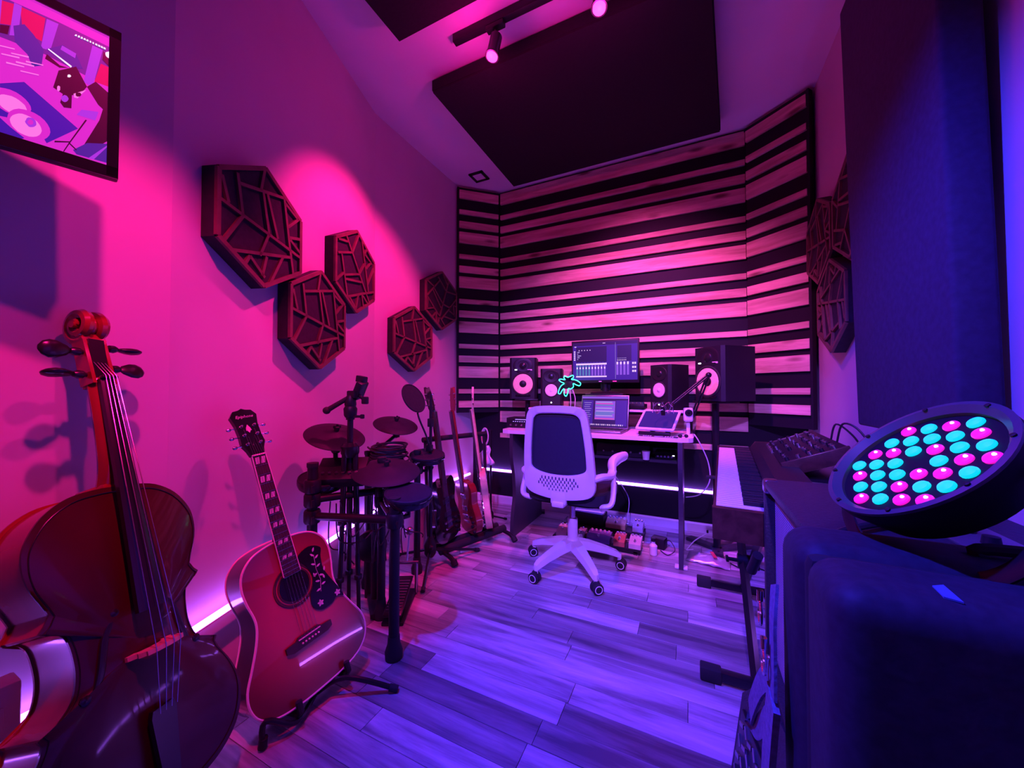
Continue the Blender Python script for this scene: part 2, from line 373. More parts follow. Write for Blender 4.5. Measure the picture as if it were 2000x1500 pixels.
# ------------------------------------------------------------------ hexagon acoustic panels
SEG = [((625,980),(960,1180)),((700,886),(880,872)),((790,760),(775,882)),((690,842),(710,1030)),((785,885),(810,1085)),((802,885),(848,1100)),((875,872),(905,1145)),((710,1035),(640,1172)),((810,1088),(775,1205)),((655,1228),(905,1186)),((905,1140),(925,1285)),((872,1192),(818,1340)),((802,1205),(785,1305)),((738,1216),(795,1312)),((737,1216),(718,1262)),((880,898),(942,962)),((895,1022),(945,962)),((900,1078),(955,1072)),((905,1088),(958,1152)),((640,878),(662,992))]
def u2(p): return ((p[0] - 795) / 196, -((p[1] - .35 * (p[0] - 795)) - 1057) / 309)
def hexpanel(label, o, n, rot=0, rad=.25, group='hexagon panels', flip=1):
    n = Vector((*n, 0)).normalized(); y = Vector((0, 0, 1)); x = y.cross(n)
    e = empty('hexagon_panel', label, 'acoustic panel', M=frm(x, y, n, o), group=group)
    hx = [(rad * math.cos(PI / 2 + k * PI / 3), rad * math.sin(PI / 2 + k * PI / 3)) for k in range(6)]
    G().prism(hx, 0, .052).build('felt_body', M['foam'], e, smooth=0)
    g = G(); w = .0125; zz = .057
    ins = [(a * .965, b * .965) for a, b in hx]
    for i in range(6): g.bar((*ins[i], zz), (*ins[(i + 1) % 6], zz), .017, .012)
    c, s = math.cos(R(rot)), math.sin(R(rot))
    for a, b in SEG:
        a, b = Vector(u2(a)), Vector(u2(b))
        q = []
        for v in (a, b):
            v = Vector((v.x * flip, v.y)); v = Vector((v.x * c - v.y * s, v.x * s + v.y * c))
            # keep inside the hexagon
            k = max(abs(v.x) / .866, abs(v.x * .5 + v.y * .866) / .866, abs(-v.x * .5 + v.y * .866) / .866)
            if k > .95: v *= .95 / k
            q.append(v * rad)
        g.bar((q[0].x, q[0].y, zz), (q[1].x, q[1].y, zz), w, .011)
    g.build('lattice', M['lattice'], e, smooth=0)
nA = Vector((.9465, .3229)); oA = Vector((-1.956, 1.875)); dA = Vector((-.3229, .9465))
for s, z, rot, fl_, lab in ((-1.035, 1.742, 0, 1, 'largest-looking hexagon panel on the left wall, nearest the screen'), (-.67, 1.432, 0, 1, 'hexagon panel touching the lower right of the one nearest the screen'), (-.335, 1.785, 120, -1, 'hexagon panel with bright red lattice in the middle of the left wall')):
    p = oA + dA * s + nA * .002
    hexpanel(lab, (p.x, p.y, z), nA, rot, .252, 'hexagon panels on the left wall', fl_)
hexpanel('lower hexagon panel of the pair beside the slatted corner', (-1.954, 2.215, 1.47), (1, 0), 0, .252, 'hexagon panels on the left wall')
hexpanel('upper hexagon panel of the pair touching the slatted corner', (-1.954, 2.565, 1.84), (1, 0), 60, .252, 'hexagon panels on the left wall', -1)
hexpanel('farthest hexagon panel on the right wall overlapping the slats', (XR - .002, 2.66, 1.93), (-1, 0), 0, .25, 'hexagon panels on the right wall')
hexpanel('lowest hexagon panel on the right wall beside the dark absorber', (XR - .002, 2.47, 1.52), (-1, 0), 180, .25, 'hexagon panels on the right wall')
hexpanel('hexagon panel on the right wall half hidden by the dark absorber', (XR - .002, 2.20, 1.93), (-1, 0), 60, .25, 'hexagon panels on the right wall')
# ------------------------------------------------------------------ cello
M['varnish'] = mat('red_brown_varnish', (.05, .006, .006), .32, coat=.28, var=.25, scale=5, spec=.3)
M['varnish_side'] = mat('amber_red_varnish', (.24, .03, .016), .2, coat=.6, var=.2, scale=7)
M['ebony'] = mat('ebony', (.014, .010, .012), .28)
M['maple'] = mat('pale_maple', (.66, .46, .30), .5, var=.15, scale=25)
M['string'] = mat('wound_string', (.62, .6, .6), .25, 1)
def mirror(half):
    return half + [(-x, y) for x, y in reversed(half) if abs(x) > 1e-5]
def spl(pts, n=5):
    return [(p.x, p.y) for p in bez([(x, y, 0) for x, y in pts], n)]
def plate(g, out, cy, arch, z, th, rings=(1, .96, .88, .74, .55, .3), ov=1.0):
    n = len(out); vs = []; fs = []
    def ring(s, zz): return [(x * s * ov, cy + (y - cy) * s * ov, zz) for x, y in out]
    sg = 1 if th > 0 else -1
    vs += ring(1, z)
    for s in rings: vs += ring(s, z + th + sg * arch * (1 - s ** 2.2) ** 1.0)
    k = len(rings)
    for r in range(k):
        for i in range(n):
            j = (i + 1) % n; fs.append((r * n + i, r * n + j, (r + 1) * n + j, (r + 1) * n + i))
    vs.append((0, cy, z + th + sg * arch)); c = len(vs) - 1
    for i in range(n): fs.append((k * n + i, k * n + (i + 1) % n, c))
    fs.append(tuple(range(n)))
    return g.add(vs, fs)
def tri(points): return [tuple(p) for p in points]
CS = .97
cm = frm((-.259, .964, -.06), (-.315, -.025, .949), (.913, .265, .31), (-1.288, .404, .831))
cm = frm(*[Vector(v).normalized() for v in ((-.2585, .9640, -.0607), (-.3148, -.0246, .9488), (.9131, .2644, .3098))], (-1.288, .404, .831)) @ Matrix.Scale(CS, 4)
CE = empty('cello', 'red-brown cello leaning against the pink wall under the screen', 'cello', M=cm)
ch = spl([(0, .003), (.04, .002), (.09, -.008), (.135, -.04), (.165, -.09), (.172, -.135), (.166, -.18), (.15, -.222), (.142, -.245)], 4) + [(.150, -.262), (.160, -.274), (.152, -.281)] + \
    spl([(.137, -.284), (.122, -.305), (.115, -.345), (.115, -.39), (.126, -.43), (.15, -.455)], 4) + [(.168, -.462), (.178, -.464), (.172, -.476)] + \
    spl([(.178, -.495), (.205, -.55), (.219, -.605), (.214, -.655), (.188, -.705), (.14, -.738), (.08, -.752), (0, -.756)], 4)
co = mirror(ch)
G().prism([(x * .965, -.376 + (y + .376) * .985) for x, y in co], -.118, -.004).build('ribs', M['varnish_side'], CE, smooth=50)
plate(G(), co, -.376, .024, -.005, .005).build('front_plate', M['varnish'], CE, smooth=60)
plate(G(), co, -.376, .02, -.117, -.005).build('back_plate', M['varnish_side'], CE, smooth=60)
def archz(x, y):
    return .012
for s in (-1, 1):      # f-holes
    pts = [(.052, -.285), (.045, -.292), (.047, -.303), (.058, -.312), (.07, -.335), (.078, -.37), (.084, -.40), (.094, -.43), (.108, -.445), (.117, -.438), (.115, -.43)]
    P = bez([(s * a, b, .0205 - .12 * (a - .05) - .02 * abs(b + .37)) for a, b in pts], 5)
    g = G().tube(P, [.004 + .004 * math.sin(PI * i / (len(P) - 1)) for i in range(len(P))], 8, sq=.45, up=(0, 0, 1))
    g.sph((s * .050, -.291, .021), .009, 10, sc=(1, 1, .4)).sph((s * .113, -.437, .0155), .010, 10, sc=(1, 1, .4))
    g.build('f_hole', M['ebony'], CE)
pf = [(x * .955, -.376 + (y + .376) * .965) for x, y in co]
G().tube([(x, y, .0035) for x, y in pf], .0012, 5, True).build('purfling', M['ebony'], CE)
# neck, pegbox, scroll
g = G(); P = bez([(0, -.01, -.03), (0, .03, -.012), (0, .08, -.002), (0, .18, .002), (0, .265, .0), (0, .29, -.004)], 5)
g.tube(P, [.024, .022, .021, .020, .020, .019][0:1] * len(P), 12, sq=.8)
g.box((0, .0, -.05), (.048, .03, .10), bev=.008)
nk = g.build('neck', M['varnish_side'], CE)
g = G()
for s in (-1, 1):
    g.prism([(.275, .022), (.40, .008), (.435, -.006), (.44, -.03), (.40, -.03), (.275, -.022)], s * .021 - .004, s * .021 + .004, Matrix(((0, 0, 1, 0), (1, 0, 0, 0), (0, 1, 0, 0), (0, 0, 0, 1))))
g.box((0, .35, -.018), (.04, .16, .012))
pb = g.build('pegbox', M['varnish_side'], CE)
G().box((0, .345, .002), (.033, .115, .022)).build('peg_slot', M['ebony'], pb, smooth=0)
g = G(); sp = []; rr_ = []
for i in range(46):
    t = i / 45; a = R(-110) + t * R(640); r = .034 * (1 - t) ** .8 + .005
    sp.append((0, .445 + r * math.sin(a) * 1.1, -.008 - r * math.cos(a) * 1.1)); rr_.append(.013 * (1 - t) + .006)
for s in (-1, 1):
    g.tube([(s * (.008 + .018 * i / 45), p[1], p[2]) for i, p in enumerate(sp)], rr_, 8)
g.cyl((-.034, .446, -.008), (.034, .446, -.008), .009)
g.sph((0, .448, -.008), .03, 14, sc=(.55, 1, 1))
g.build('scroll', M['varnish_side'], CE)
for s, y, rot in ((-1, .302, 0), (1, .325, 80), (-1, .365, 75), (1, .385, 15)):
    A = Matrix.Translation((0, y, .002)) @ Matrix.Rotation(R(90 * s), 4, 'Y') @ Matrix.Rotation(R(rot), 4, 'Z')
    q = G().lathe([(.006, -.02), (.006, .028), (.010, .032), (.011, .042), (.007, .05)], 12, A)
    q.lathe([(.004, .048), (.013, .056), (.022, .075), (.023, .088), (.017, .10), (.006, .107), (0, .108)], 14, A, 1, .42)
    q.build('peg', M['ebony'], CE)
fb = []
g = G(); vs = []; fs = []; K = 9
for j, (y, w, z) in enumerate(((.284, .0155, .031), (.0, .021, .046), (-.31, .031, .062))):
    for i in range(K):
        a = -1 + 2 * i / (K - 1); vs.append((a * w, y, z + .006 * (1 - a * a)))
    vs += [(w, y, z - .012), (-w, y, z - .012)]
nK = K + 2
for j in range(2):
    for i in range(nK): fs.append((j * nK + i, j * nK + (i + 1) % nK, (j + 1) * nK + (i + 1) % nK, (j + 1) * nK + i))
fs += [tuple(range(nK)), tuple(range(2 * nK, 3 * nK))]
g.add(vs, fs).build('fingerboard', M['ebony'], CE)
G().box((0, .287, .036), (.033, .008, .014), bev=.002).build('nut', M['ebony'], CE)
# bridge
br = [(-.045, 0), (-.028, 0), (-.024, .012), (-.008, .02), (0, .018), (.008, .02), (.024, .012), (.028, 0), (.045, 0), (.046, .01), (.036, .024), (.042, .036), (.036, .05), (.038, .058), (.02, .066), (0, .069), (-.02, .066), (-.038, .058), (-.036, .05), (-.042, .036), (-.036, .024), (-.046, .01)]
G().prism(br, -.005, .005, Matrix(((1, 0, 0, 0), (0, 0, 1, -.40), (0, 1, 0, .022), (0, 0, 0, 1)))).build('bridge', M['maple'], CE, smooth=0)
tp = [(-.022, -.53), (.022, -.53), (.026, -.545), (.014, -.735), (-.014, -.735), (-.026, -.545)]
G().prism(tp, .045, .058, Matrix.Rotation(R(1.5), 4, 'X')).cyl((0, -.735, .03), (0, -.757, .006), .004).build('tailpiece', M['ebony'], CE, smooth=0)
for i in range(4):
    a = (i - 1.5) / 1.5
    G().tube([(a * .0115, .345, .006), (a * .0115, .289, .044), (a * .026, -.40, .092 - .004 * a * a), (a * .018, -.54, .058)], .0011, 6).build('string', M['string'], CE)
# endpin down to the floor
ci = cm.inverted(); tip = ci @ Vector((-1.03, .425, .0))
G().cyl((0, -.75, -.06), tuple(tip), .005).lathe([(.018, 0), (.014, .03), (.006, .04)], 14, align((0, -.75, -.06), (0, -.80, -.06))[0]).build('endpin', M['steel'], CE)

# ------------------------------------------------------------------ acoustic guitar
def burst(name, c0, c1):
    m = bpy.data.materials.new(name); m.use_nodes = True; nt = m.node_tree; b = nt.nodes['Principled BSDF']; L = nt.links.new
    b.inputs['Roughness'].default_value = .3; b.inputs['Coat Weight'].default_value = 1; b.inputs['Coat Roughness'].default_value = .015
    tc = nd(nt, 'ShaderNodeTexCoord'); mp = nd(nt, 'ShaderNodeMapping'); mp.inputs['Location'].default_value = (0, -.2, 0); mp.inputs['Scale'].default_value = (1, .8, 0)
    L(tc.outputs['Object'], mp.inputs[0]); ln = nd(nt, 'ShaderNodeVectorMath', operation='LENGTH'); L(mp.outputs[0], ln.inputs[0])
    rp = nd(nt, 'ShaderNodeValToRGB'); e = rp.color_ramp.elements; e[0].position = .09; e[1].position = .22; e[0].color = (*c0, 1); e[1].color = (*c1, 1)
    L(ln.outputs['Value'], rp.inputs[0]); L(rp.outputs[0], b.inputs['Base Color'])
    return m
M['burst'] = burst('cherry_sunburst_top', (.40, .03, .045), (.13, .004, .012))
M['gside'] = mat('dark_cherry_side', (.05, .008, .008), .15, coat=.8)
M['rosewood'] = mat('rosewood', (.035, .016, .014), .45, var=.3, scale=30)
M['pearl'] = mat('pearl_inlay', (.55, .54, .56), .3, var=.2, scale=60)
gm = frm(*[Vector(v).normalized() for v in ((0.0803, 0.9907, 0.1099), (-0.3326, -0.0773, 0.9399), (0.9396, -0.112, 0.3233))], (-1.130, .868, .072))
GE = empty('acoustic_guitar', 'cherry sunburst acoustic guitar with black pickguard on a floor stand', 'guitar', M=gm)
gh = spl([(0, .508), (.05, .505), (.10, .49), (.135, .455), (.147, .41), (.143, .36), (.134, .315), (.134, .28), (.147, .235), (.172, .18), (.196, .13), (.2, .085), (.183, .042), (.14, .012), (.07, -.001), (0, -.003)], 4)
go = mirror(gh)
G().prism(go, -.115, -.004).build('sides', M['gside'], GE, smooth=50)
plate(G(), go, .22, .0018, -.004, .004).build('top', M['burst'], GE, smooth=60)
plate(G(), go, .22, .006, -.115, -.004).build('back', M['gside'], GE, smooth=60)
G().tube([(x, y, -.001) for x, y in go], .0035, 6, True).build('binding', M['cream'], GE)
G().tube([(x, y, -.117) for x, y in go], .003, 6, True).build('binding', M['cream'], GE)
hole = (0, .345)
G().lathe([(0, .0038), (.05, .0038), (.05, .0046), (0, .0046)], 40, Matrix.Translation((*hole, 0))).build('sound_hole', M['blackgloss'], GE)
g = G()
for r_ in (.0535, .062, .067): g.lathe([(r_ - .0015, .0036), (r_ + .0015, .0036), (r_ + .0015, .0048), (r_ - .0015, .0048), (r_ - .0015, .0036)], 48, Matrix.Translation((*hole, 0)))
g.build('rosette', M['rosewood'], GE)
pg = bez([(.03, .425, 0), (.075, .445, 0), (.115, .425, 0), (.108, .395, 0), (.105, .35, 0), (.118, .31, 0), (.135, .27, 0), (.150, .225, 0), (.125, .235, 0), (.10, .222, 0), (.06, .222, 0), (.035, .25, 0), (.04, .29, 0), (.055, .31, 0), (.062, .345, 0), (.05, .385, 0)], 4, True)
pk = G().prism([(p.x, p.y) for p in pg], .003, .0062).build('pickguard', M['blackgloss'], GE, smooth=0)
g = G()      # engraved leaves and blossoms on the pickguard
def leaf(g, x, y, a, l, w, z=.0066):
    c, s = math.cos(a), math.sin(a); q = [(0, 0), (l * .35, w), (l * .75, w * .7), (l, 0), (l * .75, -w * .7), (l * .35, -w)]
    g.prism([(x + c * u - s * v, y + s * u + c * v) for u, v in q], z - .0006, z + .0003)
g.tube([(.075, .28, .0066), (.085, .32, .0066), (.08, .36, .0066), (.085, .41, .0066)], .0009, 5)
for x, y, a in ((.084, .42, 60), (.084, .405, 130), (.086, .395, 30), (.082, .375, 150), (.083, .365, 20), (.08, .345, 200), (.084, .335, -20), (.082, .315, 160), (.083, .3, 10), (.078, .29, 190), (.105, .34, 70), (.07, .335, 100), (.1, .315, 100)):
    leaf(g, x, y, R(a), .017, .0035)
for x, y in ((.064, .245), (.13, .245)):
    for k in range(5): leaf(g, x, y, R(72 * k + 20), .012, .004)
g.build('floral_inlay', M['pearl'], pk, smooth=0)
bd = [(-.078, .158), (-.06, .150), (.06, .150), (.078, .158), (.078, .176), (.045, .178), (.035, .186), (-.035, .186), (-.045, .178), (-.078, .176)]
bg = G().prism(bd, .003, .012).build('bridge', M['rosewood'], GE, smooth=0)
G().box((0, .178, .013), (.075, .003, .006)).build('saddle', M['cream'], bg, smooth=0)
for i in range(6): G().sph(((i - 2.5) * .011, .163, .0135), .0034, 10).build('bridge_pin', M['cream'], bg)
G().prism([(-.028, .385), (.028, .385), (.0215, .815), (-.0215, .815)], .004, .010).build('fingerboard', M['rosewood'], GE, smooth=0)
g = G()
for s in (-1, 1): g.bar((s * .0285, .385, .008), (s * .022, .815, .008), .0022, .006)
g.build('neck_binding', M['cream'], GE, smooth=0)
g = G(); g.tube(bez([(0, .49, -.05), (0, .52, -.014), (0, .60, -.010), (0, .78, -.008), (0, .82, -.008)], 5), .02, 12, sq=.75); g.box((0, .49, -.04), (.05, .035, .07), bev=.006)
g.build('neck', M['gside'], GE)
def fy(k): return .815 - .648 * (1 - 2 ** (-k / 12))
for k in range(1, 20): G().box((0, fy(k), .0105), (.0435 + .0125 * (.815 - fy(k)) / .43, .0016, .0016)).build('fret', M['steel'], GE, smooth=0)
for k in (1, 3, 5, 7, 9, 12, 15):
    y = (fy(k) + fy(k - 1)) / 2; hh = (fy(k - 1) - fy(k)) * .33
    for s in (-1, 1):
        G().prism([(s * .0095 - .0065 - .002, y - hh), (s * .0095 + .0065 - .002, y - hh), (s * .0095 + .0065 + .002, y + hh), (s * .0095 - .0065 + .002, y + hh)], .0098, .0104).build('fret_inlay', M['pearl'], GE, smooth=0)
G().box((0, .8175, .011), (.044, .005, .007)).build('nut', M['cream'], GE, smooth=0)
hs = [(-.022, .818), (-.027, .84), (-.038, .865), (-.035, .90), (-.036, .94), (-.043, .975), (-.030, .995), (-.012, .998), (0, 1.004), (.012, .998), (.030, .995), (.043, .975), (.036, .94), (.035, .90), (.038, .865), (.027, .84), (.022, .818)]
HM = Matrix.Translation((0, .818, 0)) @ Matrix.Rotation(R(-10), 4, 'X') @ Matrix.Translation((0, -.818, 0))
hd = G().prism(hs, -.012, .006, HM).build('headstock', M['blackgloss'], GE, smooth=0)
g = G(); g.prism([(0, .905), (.006, .915), (.005, .928), (0, .938), (-.005, .928), (-.006, .915)], .006, .0068, HM).prism([(-.009, .914), (-.003, .916), (-.006, .928)], .006, .0068, HM).prism([(.009, .914), (.003, .916), (.006, .928)], .006, .0068, HM).build('crown_inlay', M['pearl'], hd, smooth=0)
g = G(); g.prism([(-.009, .823), (.009, .823), (.006, .85), (0, .866), (-.006, .85)], .006, .0075, HM); g.build('truss_cover', M['blackgloss'], hd, smooth=0)
for s in (-1, 1):
    for k in range(3):
        y = .862 + k * .035; q = G(); q.cyl((s * .021, y, .004), (s * .021, y, .018), .0035, M=HM).lathe([(.006, .006), (.0055, .008), (.0035, .0085)], 12, HM @ Matrix.Translation((s * .021, y, 0)))
        q.cyl((s * .034, y, -.004), (s * .05, y, -.004), .0025, M=HM); q.sph((s * .057, y, -.004), .0085, 12, HM, (1, .8, .55))
        q.build('tuner', M['chrome'], hd)
def text(s, size, mtx, m, parent, name, shear=0, depth=.0003, align='CENTER'):
    c = bpy.data.curves.new(name, 'FONT'); c.body = s; c.size = size; c.shear = shear; c.align_x = align; c.extrude = depth; c.resolution_u = 2
    t = bpy.data.objects.new(name, c); COL.objects.link(t); dg = bpy.context.evaluated_depsgraph_get()
    me = bpy.data.meshes.new_from_object(t.evaluated_get(dg)); bpy.data.objects.remove(t, do_unlink=True)
    me.name = name; me.materials.clear(); me.materials.append(m)
    o = bpy.data.objects.new(name, me); COL.objects.link(o); o.parent = parent; o.matrix_local = mtx
    return o
text('Epiphone', .0155, HM @ Matrix.Translation((0, .966, .0068)), M['pearl'], hd, 'headstock_logo', .35)
for i in range(6):
    a = (i - 2.5) / 2.5
    G().tube([(a * .0275, .178, .0165), (a * .018, .8175, .0148), tuple(HM @ Vector((a * .017, .86 + .03 * (abs(i - 2.5) - .5), .010)))], .0005, 5).build('string', M['string'], GE)
g = G(); g.lathe([(.004, 0), (.004, .006), (.008, .009), (.008, .013), (0, .014)], 12, Matrix.Translation((0, -.002, -.06)) @ Matrix.Rotation(R(90), 4, 'X')); g.build('strap_button', M['chrome'], GE)
# stand
SE = empty('guitar_stand', 'black folding floor stand carrying the acoustic guitar', 'guitar stand', (-1.13, .87, 0))
so = Vector((-1.13, .87, 0))
def gw(x, y, z): return (gm @ Vector((x, y, z))) - so
yk = gw(0, -.03, -.06)
def leg(g, P, r=.0085): g.tube(bez(P, 5), r, 10)
for P in ([tuple(yk), tuple(gw(-.10, -.035, .0)), (-1.148 + 1.13, .692 - .87, .085), (-1.158 + 1.13, .689 - .87, .008)], [tuple(yk), (.04, .06, .07), (-.948 + 1.13, 1.03 - .87, .008)], [tuple(gw(0, .15, -.16)), tuple(gw(0, .0, -.22)), (-.20, .16, .008)]):
    g = G(); leg(g, P); lgo = g.build('leg', M['blackmetal'], SE)
    d = (Vector(P[-1]) - Vector(P[-2])).normalized(); G().cyl(Vector(P[-1]) - d * .03, P[-1], .012).build('rubber_foot', M['rubber'], lgo)
G().cyl(yk, gw(0, .15, -.16), .010).cyl(gw(-.085, -.022, -.06), gw(.085, -.022, -.06), .009).build('yoke', M['blackmetal'], SE)
for s in (-1, 1):
    G().tube([gw(s * .085, -.022, -.135), gw(s * .085, -.022, -.0), gw(s * .085, -.012, .016), gw(s * .085, .02, .018)], .010, 10).build('cradle_arm', M['rubber'], SE)

# ------------------------------------------------------------------ wall screen
TM = Matrix.Translation((-1.213, .375, 1.572)) @ Matrix.Rotation(R(-15.5 + 90 + 180), 4, 'Z')
# local x runs from right edge away from the view, y is up after tilt, z the screen normal
xv = Vector((-.27, -.963, 0)).normalized(); nv = Vector((.963, -.27, 0)).normalized()
up = (Vector((0, 0, 1)) + nv * .06).normalized(); nv2 = xv.cross(up) * -1
TE = empty('wall_screen', 'black wall-mounted screen showing a camera view of another room', 'screen', M=frm(-xv, up, (-xv).cross(up), (-1.213, .375, 1.572)))
TW, TH = .60, .335
G().box((-TW / 2, TH / 2, -.02), (TW, TH, .035), bev=.004).build('housing', M['black'], TE)
g = G(); b_ = .019
for (x, y, w, h) in ((-TW / 2, b_ / 2, TW, b_ * 1.3), (-TW / 2, TH - b_ / 2, TW, b_), (-b_ / 2, TH / 2, b_, TH), (-TW + b_ / 2, TH / 2, b_, TH)): g.box((x, y, .001), (w, h, .007))
g.build('bezel', M['blackgloss'], TE, smooth=0)
pic = [emit(n_, c_, st_, (.005, .005, .005)) for n_, c_, st_ in (('screen_floor_pink', (.62, .02, .55), .95), ('screen_rug_blue', (.02, .008, .42), .8), ('screen_cymbal', (.92, .16, .68), 1.), ('screen_dark', (.008, .002, .02), .5), ('screen_wall_violet', (.10, .012, .28), .9), ('screen_red', (.72, .005, .10), .85), ('screen_curtain', (.34, .03, .68), .95), ('screen_white', (1, .7, 1), 1.1), ('screen_blue_shape', (.03, .015, .34), .8))]
